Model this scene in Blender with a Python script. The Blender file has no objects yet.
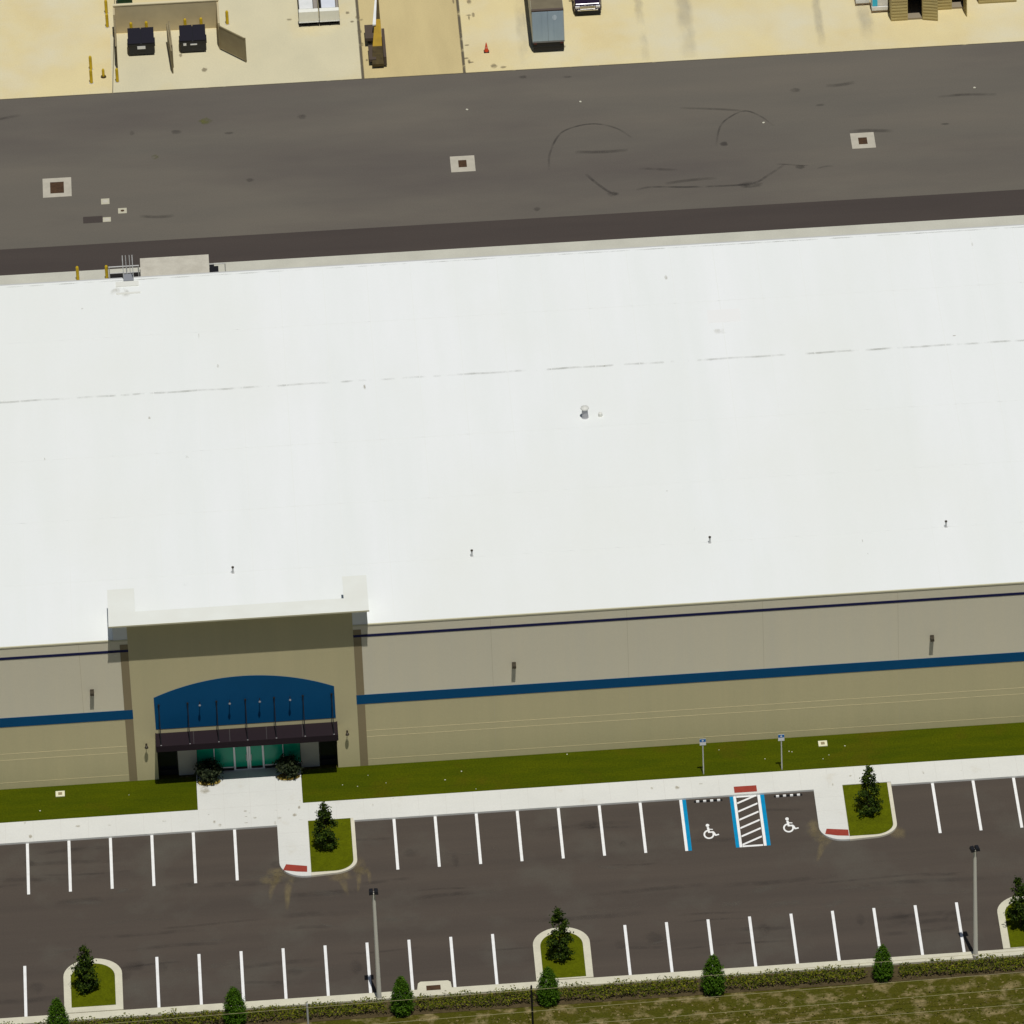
import bpy, bmesh, math, random
from mathutils import Vector, Matrix
random.seed(7)
S = bpy.context.scene
COL = S.collection
PI = math.pi

# ------------------------------------------------------------------ camera model (fitted) and ground look-up
CAM = Vector((16.706246, -496.432929, 375.602408))
MR = Matrix(((0.9907214447814656, -0.13463141761360367, 0.018584946636372484),
             (0.06153970232301133, 0.5663126909373765, 0.8218897743136014),
             (0.12117707657853659, 0.8131201125753924, -0.5693433047268234)))
FPX, CX, CY = 9243.892233, 872.582650, -97.591555

cam_d = bpy.data.cameras.new('camera')
cam = bpy.data.objects.new('camera', cam_d)
COL.objects.link(cam)
rot = Matrix((MR[0], MR[1], -MR[2])).transposed()
cam.matrix_world = Matrix.Translation(CAM) @ rot.to_4x4()
cam_d.sensor_width = 36.0
cam_d.lens = FPX * 36.0 / 1024.0
cam_d.shift_x = -CX / 1024.0
cam_d.shift_y = CY / 1024.0
cam_d.clip_start = 1.0
cam_d.clip_end = 9000.0
S.camera = cam

# ------------------------------------------------------------------ light
sun_dir = Vector((0.575, -2.73, 9.23)).normalized()
w = bpy.data.worlds.new('World'); S.world = w; w.use_nodes = True
nt = w.node_tree
bg = nt.nodes['Background']
sky = nt.nodes.new('ShaderNodeTexSky')
sky.sky_type = 'NISHITA'; sky.sun_disc = False
sky.sun_elevation = math.asin(sun_dir.z)
sky.sun_rotation = math.atan2(sun_dir.x, sun_dir.y)
nt.links.new(sky.outputs[0], bg.inputs[0])
bg.inputs[1].default_value = 0.05
sl = bpy.data.lights.new('sun', 'SUN'); sl.energy = 5.0; sl.angle = math.radians(0.5); sl.color = (1.0, 0.98, 0.945)
so = bpy.data.objects.new('sun', sl); COL.objects.link(so)
so.rotation_euler = (-sun_dir).to_track_quat('-Z', 'Y').to_euler()
so.location = (30, -30, 120)
S.view_settings.view_transform = 'Standard'
S.view_settings.look = 'None'
S.view_settings.exposure = -0.72
S.view_settings.gamma = 1.0
S.render.engine = 'CYCLES'

# ------------------------------------------------------------------ materials
def lin(c):
    return tuple(((v / 255) / 12.92 if v / 255 <= 0.04045 else ((v / 255 + 0.055) / 1.055) ** 2.4) for v in c)

def alb(r, g, b, e=1.0):
    return tuple(min(0.86, v / e) for v in lin((r, g, b)))

def mat(name, c, rough=0.8, c2=None, scale=(1, 1, 1), nscale=1.0, lo=0.4, hi=0.6, detail=6.0, metal=0.0, bump=0.0,
        fine=0.0, c3=None, nscale3=0.2, lo3=0.5, hi3=0.65, scale3=(1, 1, 1), spec=0.3):
    m = bpy.data.materials.new(name); m.use_nodes = True
    t = m.node_tree; b = t.nodes['Principled BSDF']
    b.inputs['Roughness'].default_value = rough
    b.inputs['Metallic'].default_value = metal
    b.inputs['Specular IOR Level'].default_value = spec
    b.inputs['Base Color'].default_value = (*c, 1)
    if c2 is None:
        return m
    tc = t.nodes.new('ShaderNodeTexCoord')
    def noise(sc, ns, det):
        mp = t.nodes.new('ShaderNodeMapping'); mp.inputs['Scale'].default_value = sc
        t.links.new(tc.outputs['Object'], mp.inputs[0])
        n = t.nodes.new('ShaderNodeTexNoise'); n.inputs['Scale'].default_value = ns; n.inputs['Detail'].default_value = det
        n.inputs['Roughness'].default_value = 0.6
        t.links.new(mp.outputs[0], n.inputs[0])
        return n
    def ramp(src, a, bb):
        r = t.nodes.new('ShaderNodeMapRange'); r.inputs[1].default_value = a; r.inputs[2].default_value = bb
        t.links.new(src, r.inputs[0]); return r.outputs[0]
    n = noise(scale, nscale, detail)
    mx = t.nodes.new('ShaderNodeMix'); mx.data_type = 'RGBA'
    mx.inputs[6].default_value = (*c, 1); mx.inputs[7].default_value = (*c2, 1)
    t.links.new(ramp(n.outputs[0], lo, hi), mx.inputs[0])
    out = mx.outputs[2]
    if c3 is not None:
        n3 = noise(scale3, nscale3, 5.0)
        m3 = t.nodes.new('ShaderNodeMix'); m3.data_type = 'RGBA'
        t.links.new(out, m3.inputs[6]); m3.inputs[7].default_value = (*c3, 1)
        t.links.new(ramp(n3.outputs[0], lo3, hi3), m3.inputs[0]); out = m3.outputs[2]
    if fine > 0:
        n2 = noise((1, 1, 1), 9.0, 3.0)
        hs = t.nodes.new('ShaderNodeMix'); hs.data_type = 'RGBA'; hs.blend_type = 'MULTIPLY'
        hs.inputs[0].default_value = 1.0
        v = t.nodes.new('ShaderNodeMapRange'); v.inputs[1].default_value = 0.3; v.inputs[2].default_value = 0.7
        v.inputs[3].default_value = 1 - fine; v.inputs[4].default_value = 1 + fine
        t.links.new(n2.outputs[0], v.inputs[0])
        cb = t.nodes.new('ShaderNodeCombineColor')
        for i in range(3): t.links.new(v.outputs[0], cb.inputs[i])
        t.links.new(out, hs.inputs[6]); t.links.new(cb.outputs[0], hs.inputs[7]); out = hs.outputs[2]
    t.links.new(out, b.inputs['Base Color'])
    if bump > 0:
        bp = t.nodes.new('ShaderNodeBump'); bp.inputs['Strength'].default_value = bump; bp.inputs['Distance'].default_value = 0.03
        nb = noise((1, 1, 1), 7.0, 4.0)
        t.links.new(nb.outputs[0], bp.inputs['Height']); t.links.new(bp.outputs[0], b.inputs['Normal'])
    return m

def leaf_mat(name, c1, c2, c3):
    m = bpy.data.materials.new(name); m.use_nodes = True
    t = m.node_tree; b = t.nodes['Principled BSDF']
    g = t.nodes.new('ShaderNodeNewGeometry')
    r = t.nodes.new('ShaderNodeValToRGB')
    r.color_ramp.elements[0].color = (*c1, 1); r.color_ramp.elements[1].color = (*c3, 1)
    e = r.color_ramp.elements.new(0.55); e.color = (*c2, 1)
    t.links.new(g.outputs['Random Per Island'], r.inputs[0])
    t.links.new(r.outputs[0], b.inputs['Base Color'])
    b.inputs['Roughness'].default_value = 0.6
    b.inputs['Specular IOR Level'].default_value = 0.08
    return m

def stain_mat(name, c, strength=0.5, nscale=1.5, scale=(1, 1, 1), lo=0.35, hi=0.7):
    """dirt lying on paving: its own colour, broken up by noise so that the paving shows through"""
    m = bpy.data.materials.new(name); m.use_nodes = True
    t = m.node_tree; b = t.nodes['Principled BSDF']
    b.inputs['Base Color'].default_value = (*c, 1); b.inputs['Roughness'].default_value = 0.9
    tc = t.nodes.new('ShaderNodeTexCoord'); mp = t.nodes.new('ShaderNodeMapping'); mp.inputs['Scale'].default_value = scale
    n = t.nodes.new('ShaderNodeTexNoise'); n.inputs['Scale'].default_value = nscale; n.inputs['Detail'].default_value = 5
    r = t.nodes.new('ShaderNodeMapRange'); r.inputs[1].default_value = lo; r.inputs[2].default_value = hi
    r.inputs[4].default_value = strength
    at = t.nodes.new('ShaderNodeAttribute'); at.attribute_name = 'cover'
    mu = t.nodes.new('ShaderNodeMath'); mu.operation = 'MULTIPLY'
    t.links.new(tc.outputs['Object'], mp.inputs[0]); t.links.new(mp.outputs[0], n.inputs[0]); t.links.new(n.outputs[0], r.inputs[0])
    t.links.new(r.outputs[0], mu.inputs[0]); t.links.new(at.outputs['Fac'], mu.inputs[1])
    t.links.new(mu.outputs[0], b.inputs['Alpha'])
    return m

def glass_mat(name, c, rough=0.06):
    m = mat(name, c, rough, spec=0.3); return m

M = {}
M['roof'] = mat('roof_membrane', alb(237, 240, 236, 1.0), 0.6, alb(231, 234, 229, 1.0), (1.0, 0.10, 1), 0.30, 0.3, 0.7, fine=0.01,
                c3=alb(231, 233, 226, 1.0), nscale3=0.06, lo3=0.45, hi3=0.75, scale3=(1, 0.5, 1), spec=0.2)
M['membrane_patch'] = mat('membrane_patch', alb(222, 222, 212, 1.0), 0.6, spec=0.2)
M['seam_grime_edge_shade'] = stain_mat('seam_grime_edge_shade', (0.42, 0.42, 0.37), 0.42, 0.9, (1, 0.1, 1), 0.40, 0.70)
M['wall_hi'] = mat('wall_paint_grey_beige', alb(157, 151, 131, .42), 0.85, alb(154, 149, 131, .42), (1.6, 1, .06), 0.6, 0.3, 0.7, fine=0.015, spec=0.15)
M['wall_lo'] = mat('wall_paint_tan', alb(142, 134, 103, .43), 0.85, alb(138, 131, 101, .43), (1.6, 1, .08), 0.6, 0.3, 0.7, fine=0.015, spec=0.15)
M['strip'] = mat('wall_paint_taupe', alb(101, 91, 69, .43), 0.85, spec=0.15)
M['joint'] = mat('wall_reveal_pale', alb(160, 150, 118, .43), 0.85, spec=0.15)
M['panel_joint'] = mat('panel_joint', alb(138, 131, 107, .43), .85)
M['lamp_grey'] = mat('lamp_grey', (.22, .23, .24), .5)
M['cap_cream'] = mat('cap_cream', alb(229, 231, 222, 1.0), 0.7, alb(225, 226, 216, 1.0), (1, 1, 1), 0.5, 0.35, 0.65, spec=0.2)
M['coping'] = mat('coping_metal', alb(150, 146, 122, .5), 0.6, spec=0.2)
M['white'] = mat('white_coating', alb(237, 240, 235, 1.0), 0.7, alb(233, 236, 230, 1.0), (1, 1, 1), 0.4, 0.35, 0.65, spec=0.2)
M['navy'] = mat('navy_paint', (0.016, 0.018, 0.075), 0.7, spec=0.2)
M['blue'] = mat('blue_paint', (0.002, 0.080, 0.20), 0.7, (0.002, 0.073, 0.182), (1, 1, 1), 0.5, 0.3, 0.7, spec=0.15)
M['canopy'] = mat('canopy_metal', (0.020, 0.013, 0.016), 0.75, spec=0.12)
M['dark_metal'] = mat('dark_metal', (0.012, 0.012, 0.014), 0.5)
M['bronze'] = mat('bronze_fixture', (0.05, 0.04, 0.025), 0.5)
M['steel'] = mat('galvanised_steel', (0.52, 0.52, 0.50), 0.5, metal=0.0)
M['pole'] = mat('pole_grey_paint', (0.80, 0.77, 0.66), 0.5)
M['glass'] = glass_mat('green_glass', (0.0, 0.30, 0.17), 0.22)
M['glass_dark'] = glass_mat('dark_glass', (0.006, 0.008, 0.014), 0.1)
M['mullion'] = mat('mullion_aluminium', (0.75, 0.76, 0.74), 0.4)
M['panel_grey'] = mat('panel_grey', (0.42, 0.40, 0.34), 0.8)
M['asphalt'] = mat('parking_asphalt', (0.088, 0.071, 0.056), 0.9, (0.071, 0.058, 0.047), (0.05, 0.8, 1), 0.6, 0.32, 0.68, fine=0.07,
                   c3=(0.098, 0.088, 0.070), nscale3=0.16, lo3=0.52, hi3=0.75, scale3=(1, 1, 1), spec=0.15)
M['asphalt_old'] = mat('yard_asphalt', (0.150, 0.132, 0.105), 0.9, (0.128, 0.116, 0.095), (0.15, 0.8, 1), 0.3, 0.3, 0.7, fine=0.06,
                       c3=(0.104, 0.090, 0.078), nscale3=0.045, lo3=0.45, hi3=0.7, scale3=(0.5, 1.6, 1), spec=0.15)
M['asphalt_dark'] = mat('dark_asphalt', (0.070, 0.057, 0.049), 0.9, (0.060, 0.049, 0.043), (0.1, 1, 1), 0.5, 0.3, 0.7, fine=0.08, spec=0.15)
M['conc_yard'] = mat('yard_concrete_yellow', (0.72, 0.615, 0.335), 0.9, (0.66, 0.55, 0.30), (1, .6, 1), 0.22, 0.35, 0.7, fine=0.05,
                     c3=(0.68, 0.62, 0.43), nscale3=0.13, lo3=0.45, hi3=0.70, spec=0.15)
M['conc_yard_b'] = mat('yard_concrete_pale', (0.66, 0.60, 0.40), 0.9, (0.60, 0.55, 0.37), (1, .6, 1), 0.25, 0.35, 0.7, fine=0.05,
                       c3=(0.66, 0.55, 0.29), nscale3=0.1, lo3=0.52, hi3=0.75, spec=0.15)
M['conc_yard_c'] = mat('yard_concrete_tan', (0.60, 0.49, 0.245), 0.9, (0.52, 0.42, 0.21), (1.3, .25, 1), 0.3, 0.35, 0.7, fine=0.05,
                       c3=(0.66, 0.53, 0.26), nscale3=0.12, lo3=0.5, hi3=0.75, scale3=(1, .2, 1), spec=0.15)
M['yard_joint'] = stain_mat('joint_dirt', (0.12, 0.10, 0.065), 0.85, 1.4, (1, 1, 1), 0.2, 0.45)
M['soft_spot'] = stain_mat('yard_spot', (0.22, 0.18, 0.11), 0.55, 1.4, (1, 1, 1), 0.2, 0.5)
M['apron'] = mat('apron_concrete', (0.56, 0.55, 0.46), 0.9, (0.50, 0.49, 0.41), (1, 1, 1), 0.4, 0.35, 0.65, fine=0.05)
M['walk'] = mat('sidewalk_concrete', (0.69, 0.69, 0.64), 0.9, (0.65, 0.65, 0.60), (1, 1, 1), 0.25, 0.35, 0.7, fine=0.03, c3=(0.60, 0.57, 0.48), nscale3=0.5,
                lo3=0.62, hi3=0.8, spec=0.15)
M['kerb'] = mat('kerb_concrete', (0.66, 0.63, 0.48), 0.9, (0.59, 0.56, 0.43), (1, 1, 1), 0.8, 0.35, 0.65, fine=0.05)
M['kerb_pale'] = mat('kerb_concrete_pale', (0.70, 0.66, 0.53), 0.9, (0.62, 0.58, 0.45), (1, 1, 1), 0.8, 0.35, 0.65, fine=0.05)
M['conc_pad'] = mat('pad_concrete', (0.56, 0.53, 0.44), 0.9, (0.48, 0.45, 0.37), (1, 1, 1), 1.2, 0.35, 0.65, fine=0.05)
M['lawn'] = mat('lawn_grass', (0.066, 0.080, 0.001), 0.95, (0.050, 0.067, 0.001), (0.25, 1.4, 1), 1.0, 0.35, 0.65, fine=0.22,
                c3=(0.078, 0.066, 0.003), nscale3=0.22, lo3=0.54, hi3=0.78, bump=0.4, spec=0.05)
M['lawn_isl'] = mat('island_grass', (0.098, 0.115, 0.002), 0.95, (0.078, 0.092, 0.002), (1, 1, 1), 1.2, 0.35, 0.65, fine=0.2, bump=0.4, spec=0.05)
M['field'] = mat('rough_grass', (0.075, 0.066, 0.008), 0.95, (0.062, 0.064, 0.006), (0.6, 1.2, 1), 0.5, 0.35, 0.65, fine=0.25,
                 c3=(0.27, 0.21, 0.10), nscale3=1.1, lo3=0.50, hi3=0.70, scale3=(0.8, 1.0, 1), bump=0.6, spec=0.05)
M['mulch'] = mat('planting_mulch', (0.10, 0.075, 0.036), 0.95, (0.06, 0.045, 0.02), (1, 1, 1), 2.0, 0.3, 0.7, fine=0.2, bump=0.5, spec=0.05)
M['paint'] = mat('line_paint_white', (0.86, 0.86, 0.83), 0.8, (0.76, 0.75, 0.71), (1, 1, 1), 2.0, 0.45, 0.75, spec=0.15)
M['paint_blue'] = mat('line_paint_blue', (0.0, 0.26, 0.50), 0.8, (0.0, 0.22, 0.43), (1, 1, 1), 2.0, 0.4, 0.7, spec=0.15)
M['paint_black'] = mat('black_paint', (0.01, 0.01, 0.01), 0.7)
M['red_pad'] = mat('detectable_warning_red', (0.33, 0.055, 0.035), 0.85, (0.28, 0.045, 0.03), (1, 1, 1), 2.5, 0.35, 0.65, spec=0.15)
M['rust'] = mat('rusty_grate', (0.085, 0.045, 0.02), 0.85, (0.05, 0.027, 0.014), (1, 1, 1), 4, 0.35, 0.65)
M['bark'] = mat('bark', (0.09, 0.065, 0.04), 0.9, (0.06, 0.04, 0.025), (1, 1, .3), 6, .35, .65)
M['leaf_dark'] = leaf_mat('holly_leaves', (0.010, 0.020, 0.002), (0.021, 0.042, 0.003), (0.068, 0.100, 0.008))
M['leaf_cone'] = leaf_mat('cone_shrub_leaves', (0.022, 0.055, 0.002), (0.042, 0.100, 0.004), (0.085, 0.17, 0.008))
M['leaf_hedge'] = leaf_mat('hedge_leaves', (0.028, 0.040, 0.002), (0.072, 0.090, 0.003), (0.19, 0.185, 0.010))
M['leaf_plant'] = leaf_mat('entrance_leaves', (0.008, 0.013, 0.005), (0.02, 0.030, 0.012), (0.055, 0.065, 0.028))
M['leaf_yellow'] = leaf_mat('yellow_ground_cover', (0.25, 0.17, 0.03), (0.45, 0.33, 0.06), (0.60, 0.48, 0.16))
M['leaf_dry'] = leaf_mat('dry_grass', (0.055, 0.058, 0.004), (0.085, 0.078, 0.010), (0.26, 0.20, 0.09))
M['yellow'] = mat('yellow_paint', (0.60, 0.42, 0.012), 0.5, (0.50, 0.34, 0.012), (1, 1, 1), 3, .4, .7)
M['tan_wall'] = mat('enclosure_tan', (0.56, 0.47, 0.28), 0.85, (0.50, 0.42, 0.25), (1, 1, 1), 0.8, .35, .65)
M['gate'] = mat('gate_brown', (0.30, 0.25, 0.14), 0.7, (0.26, 0.21, 0.12), (1, 1, 1), 1, .35, .65)
M['bin'] = mat('dumpster_black', (0.010, 0.011, 0.016), 0.45, spec=0.4)
M['scrap'] = mat('scrap_white', (.60, .58, .46), .8)
M['lid'] = mat('dumpster_lid', (0.011, 0.010, 0.017), 0.55, spec=0.25)
M['label'] = mat('label_white', (0.75, 0.75, 0.72), 0.6)
M['bin_green'] = mat('dumpster_green', (0.01, 0.07, 0.03), 0.5)
M['wrap'] = mat('white_wrap', (0.80, 0.80, 0.77), 0.45, (0.72, 0.73, 0.70), (1, 1, 1), 2, .35, .65)
M['wrap_grey'] = mat('grey_wrap', (0.72, 0.75, 0.80), 0.4, (0.68, 0.71, 0.76), (1, 1, 1), 2, .35, .65)
M['cream'] = mat('cream_carton', (0.86, 0.86, 0.76), 0.6, (0.82, 0.81, 0.70), (1, 1, 1), 3, .35, .65)
M['wood'] = mat('pallet_wood', (0.28, 0.20, 0.11), 0.85, (0.2, 0.14, 0.08), (1, 1, 4), 3, .35, .65)
M['cyan'] = mat('cyan_print', (0.05, 0.55, 0.80), 0.5)
M['trailer_door'] = mat('trailer_door_grey', (0.42, 0.53, 0.60), 0.5, (0.36, 0.46, 0.53), (1, 1, .5), 0.9, .35, .65)
M['trailer_roof'] = mat('trailer_roof', (0.19, 0.16, 0.10), 0.7, (0.16, 0.135, 0.085), (1, 1, 1), 1, .35, .65)
M['trailer_side'] = mat('trailer_side', (0.55, 0.53, 0.42), 0.6)
M['rubber'] = mat('tyre_rubber', (0.012, 0.012, 0.012), 0.8)
M['car_paint'] = mat('car_paint_dark', (0.022, 0.012, 0.030), 0.2, spec=0.6)
M['chrome'] = mat('chrome', (0.75, 0.74, 0.72), 0.18, metal=1.0)
M['lamp_lens'] = mat('headlamp_lens', (0.7, 0.7, 0.72), 0.1)
M['red_lens'] = mat('tail_lamp_red', (0.08, 0.01, 0.01), 0.3)
M['orange'] = mat('cone_orange', (0.65, 0.07, 0.02), 0.6)
M['container'] = mat('container_tan', (0.50, 0.42, 0.19), 0.7, (0.42, 0.34, 0.15), (0.3, 0.3, 3.0), 1.8, .35, .65)
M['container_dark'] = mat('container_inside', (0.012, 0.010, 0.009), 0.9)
M['plank'] = mat('container_floor', (0.30, 0.25, 0.17), 0.85)
M['machine_yellow'] = mat('machine_yellow', (0.42, 0.26, 0.012), 0.5, (0.34, 0.21, 0.01), (1, 1, 1), 2, .35, .65)
M['machine_brown'] = mat('machine_brown', (0.085, 0.060, 0.018), 0.8, (0.05, 0.035, 0.012), (1, 1, 1), 3, .35, .65)
M['panel_brown'] = mat('panel_dark_brown', (0.085, 0.062, 0.045), 0.8)
M['sign_blue'] = mat('sign_blue', (0.01, 0.15, 0.42), 0.5)
M['sand'] = stain_mat('sand_streak', (0.36, 0.28, 0.12), 0.40, 1.8, (1, .5, 1), 0.3, 0.75)
M['skid'] = stain_mat('tyre_rubber_mark', (0.046, 0.040, 0.034), 0.48, 1.2, (1, 1, 1), 0.25, 0.6)
M['skid_soft'] = stain_mat('tyre_rubber_faint', (0.06, 0.051, 0.042), 0.38, 1.0, (1, 1, 1), 0.2, 0.6)
M['moss'] = stain_mat('moss_patch', (0.14, 0.14, 0.03), 0.7, 1.5, (1, 1, 1), 0.3, 0.6)
M['soft_dirt'] = stain_mat('roof_stain', (0.45, 0.42, 0.33), 0.6, 1.2, (1, .4, 1), 0.4, 0.7)
M['wire'] = mat('fence_wire', (0.42, 0.38, 0.20), 0.5)

# ------------------------------------------------------------------ mesh helpers
class MB:
    def __init__(s): s.v = []; s.f = []; s.cov = None
    def add(s, vs, fs):
        o = len(s.v); s.v += [tuple(p) for p in vs]; s.f += [tuple(i + o for i in f) for f in fs]; return s
    def box(s, x0, x1, y0, y1, z0, z1, rz=0.0, c=None):
        vs = [(x, y, z) for z in (z0, z1) for y in (y0, y1) for x in (x0, x1)]
        if rz:
            cx, cy = c if c else ((x0 + x1) / 2, (y0 + y1) / 2)
            k, q = math.cos(rz), math.sin(rz)
            vs = [(cx + (x - cx) * k - (y - cy) * q, cy + (x - cx) * q + (y - cy) * k, z) for x, y, z in vs]
        return s.add(vs, [(0, 2, 3, 1), (4, 5, 7, 6), (0, 1, 5, 4), (1, 3, 7, 5), (3, 2, 6, 7), (2, 0, 4, 6)])
    def tube(s, p0, p1, r0, r1=None, n=10):
        r1 = r0 if r1 is None else r1
        p0, p1 = Vector(p0), Vector(p1); d = (p1 - p0).normalized()
        a = d.orthogonal().normalized(); b = d.cross(a)
        vs = []
        for p, r in ((p0, r0), (p1, r1)):
            vs += [p + a * math.cos(2 * PI * i / n) * r + b * math.sin(2 * PI * i / n) * r for i in range(n)]
        fs = [(i, (i + 1) % n, n + (i + 1) % n, n + i) for i in range(n)] + [tuple(range(n))[::-1], tuple(range(n, 2 * n))]
        return s.add(vs, fs)
    def lathe(s, c, prof, n=14):
        x, y, z = c; vs = []; fs = []
        for r, h in prof: vs += [(x + r * math.cos(2 * PI * i / n), y + r * math.sin(2 * PI * i / n), z + h) for i in range(n)]
        for k in range(len(prof) - 1):
            fs += [(k * n + i, k * n + (i + 1) % n, (k + 1) * n + (i + 1) % n, (k + 1) * n + i) for i in range(n)]
        fs += [tuple(range(n))[::-1], tuple(range((len(prof) - 1) * n, len(prof) * n))]
        return s.add(vs, fs)
    def prism(s, pts, z0, z1):
        a = sum(pts[i][0] * pts[(i + 1) % len(pts)][1] - pts[(i + 1) % len(pts)][0] * pts[i][1] for i in range(len(pts)))
        if a < 0: pts = pts[::-1]
        n = len(pts)
        vs = [(x, y, z0) for x, y in pts] + [(x, y, z1) for x, y in pts]
        return s.add(vs, [tuple(range(n))[::-1], tuple(range(n, 2 * n))] + [(i, (i + 1) % n, n + (i + 1) % n, n + i) for i in range(n)])
    def extrude_x(s, prof, x0, x1):
        """prof: (y, z) outline swept along x"""
        n = len(prof)
        vs = [(x0, y, z) for y, z in prof] + [(x1, y, z) for y, z in prof]
        return s.add(vs, [tuple(range(n)), tuple(range(n, 2 * n))[::-1]] + [(i, n + i, n + (i + 1) % n, (i + 1) % n) for i in range(n)])
    def sheet(s, pts, z):
        a = sum(pts[i][0] * pts[(i + 1) % len(pts)][1] - pts[(i + 1) % len(pts)][0] * pts[i][1] for i in range(len(pts)))
        if a < 0: pts = pts[::-1]
        return s.add([(x, y, z) for x, y in pts], [tuple(range(len(pts)))])
    def ribbon(s, pts, w0, z, w1=None, fade=True):
        """flat strip along pts with a coverage value that falls to nothing at its edges"""
        w1 = w0 if w1 is None else w1
        n = len(pts); vs = []; fs = []; cov = []
        for i, (x, y) in enumerate(pts):
            a = pts[max(0, i - 1)]; b = pts[min(n - 1, i + 1)]
            dx, dy = b[0] - a[0], b[1] - a[1]; l = math.hypot(dx, dy) or 1
            wd = w0 + (w1 - w0) * i / max(1, n - 1)
            nx, ny = -dy / l * wd / 2, dx / l * wd / 2
            e = 1.0 if not fade else min(1, 0.15 + 3.0 * min(i, n - 1 - i) / max(1, n - 1))
            for k, cvr in ((-1, 0), (-.4, 1), (.4, 1), (1, 0)):
                vs.append((x + nx * k, y + ny * k, z)); cov.append(cvr * e)
        for i in range(n - 1):
            for k in range(3):
                fs.append((i * 4 + k, (i + 1) * 4 + k, (i + 1) * 4 + k + 1, i * 4 + k + 1))
        if s.cov is None: s.cov = []
        s.cov += cov
        return s.add(vs, fs)
    def blot(s, x, y, rx, ry, z, n=14):
        vs = [(x, y, z)]; cov = [1.0]
        for k, cv in ((.55, .9), (1.0, 0.0)):
            for i in range(n):
                q = random.uniform(.8, 1.15)
                vs.append((x + rx * k * q * math.cos(2 * PI * i / n), y + ry * k * q * math.sin(2 * PI * i / n), z)); cov.append(cv)
        fs = [(0, 1 + i, 1 + (i + 1) % n) for i in range(n)]
        fs += [(1 + i, 1 + n + i, 1 + n + (i + 1) % n, 1 + (i + 1) % n) for i in range(n)]
        if s.cov is None: s.cov = []
        s.cov += cov
        return s.add(vs, fs)
    def leaf(s, p, n, size, up=None):
        n = Vector(n).normalized(); a = n.orthogonal().normalized()
        a.rotate(Matrix.Rotation(random.uniform(0, 2 * PI), 3, n)); b = n.cross(a)
        p = Vector(p); l = size * random.uniform(.7, 1.3); wd = l * .62
        return s.add([p - a * l * .5, p + b * wd * .5, p + a * l * .5, p - b * wd * .5], [(0, 1, 2, 3)])
    def build(s, name, m, parent=None, loc=(0, 0, 0), smooth=False, bevel=0.0):
        me = bpy.data.meshes.new(name); me.from_pydata(s.v, [], s.f); me.update()
        if s.cov is not None:
            at = me.attributes.new('cover', 'FLOAT', 'POINT')
            at.data.foreach_set('value', s.cov)
        me.materials.append(m)
        if smooth:
            for p in me.polygons: p.use_smooth = True
        o = bpy.data.objects.new(name, me); COL.objects.link(o); o.location = loc
        if parent is not None: o.parent = parent
        if bevel:
            b = o.modifiers.new('bevel', 'BEVEL'); b.width = bevel; b.segments = 2; b.limit_method = 'ANGLE'
        return o

def tag(o, label, cat, group=None, kind=None):
    if label: o['label'] = label
    if cat: o['category'] = cat
    if group: o['group'] = group
    if kind: o['kind'] = kind
    return o

def thing(name, label, cat, loc=(0, 0, 0), group=None, rz=0.0):
    o = bpy.data.objects.new(name, None); COL.objects.link(o); o.location = loc; o.rotation_euler = (0, 0, rz)
    o.empty_display_size = 0.3
    return tag(o, label, cat, group)

def dup(root, loc, rz=0.0, label=None, sc=None):
    r = root.copy(); COL.objects.link(r); r.location = loc; r.rotation_euler = (0, 0, rz)
    if sc: r.scale = sc
    if label: r['label'] = label
    for ch in list(root.children):
        c = ch.copy(); COL.objects.link(c); c.parent = r
        for g in list(ch.children):
            d = g.copy(); COL.objects.link(d); d.parent = c
    return r

def struct(name, mb, m, parent=None, **k):
    o = mb.build(name, m, parent, **k)
    if parent is None: o['kind'] = 'structure'
    return o

def rect(x0, x1, y0, y1): return [(x0, y0), (x1, y0), (x1, y1), (x0, y1)]
def arc(cx, cy, rx, ry, a0, a1, n=12):
    return [(cx + rx * math.cos(math.radians(a0 + (a1 - a0) * i / n)), cy + ry * math.sin(math.radians(a0 + (a1 - a0) * i / n))) for i in range(n + 1)]

XL, XR = -60.0, 140.0
# ------------------------------------------------------------------ ground and paving
struct('ground', MB().sheet(rect(-4000, 4000, -4000, 4000), -0.03), M['field'])
struct('planting_bed', MB().sheet(rect(XL, XR, -21.12, -19.40), -0.012), M['mulch'])
parking = struct('parking_lot', MB().sheet(rect(XL, XR, -18.85, 2.0), 0.0), M['asphalt'])
struct('concrete_apron', MB().sheet(rect(XL, XR, 49.7, 68.38), 0.0), M['apron'])
struct('asphalt_strip', MB().sheet(rect(XL, XR, 68.38, 71.8), 0.0), M['asphalt_dark'])
yard = struct('truck_yard', MB().sheet(rect(XL, XR, 71.8, 92.05), 0.0), M['asphalt_old'])
cy_ = struct('concrete_yard', MB().sheet(rect(XL, 15.9, 92.05, 190), 0.0), M['conc_yard'])
struct('concrete_yard', MB().sheet(rect(15.9, 26.37, 92.05, 190), 0.0), M['conc_yard_b'])
struct('concrete_yard', MB().sheet(rect(26.37, 33.96, 92.05, 190), 0.0), M['conc_yard_c'])
struct('concrete_yard', MB().sheet(rect(33.96, XR, 92.05, 190), 0.0), M['conc_yard'])
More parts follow.
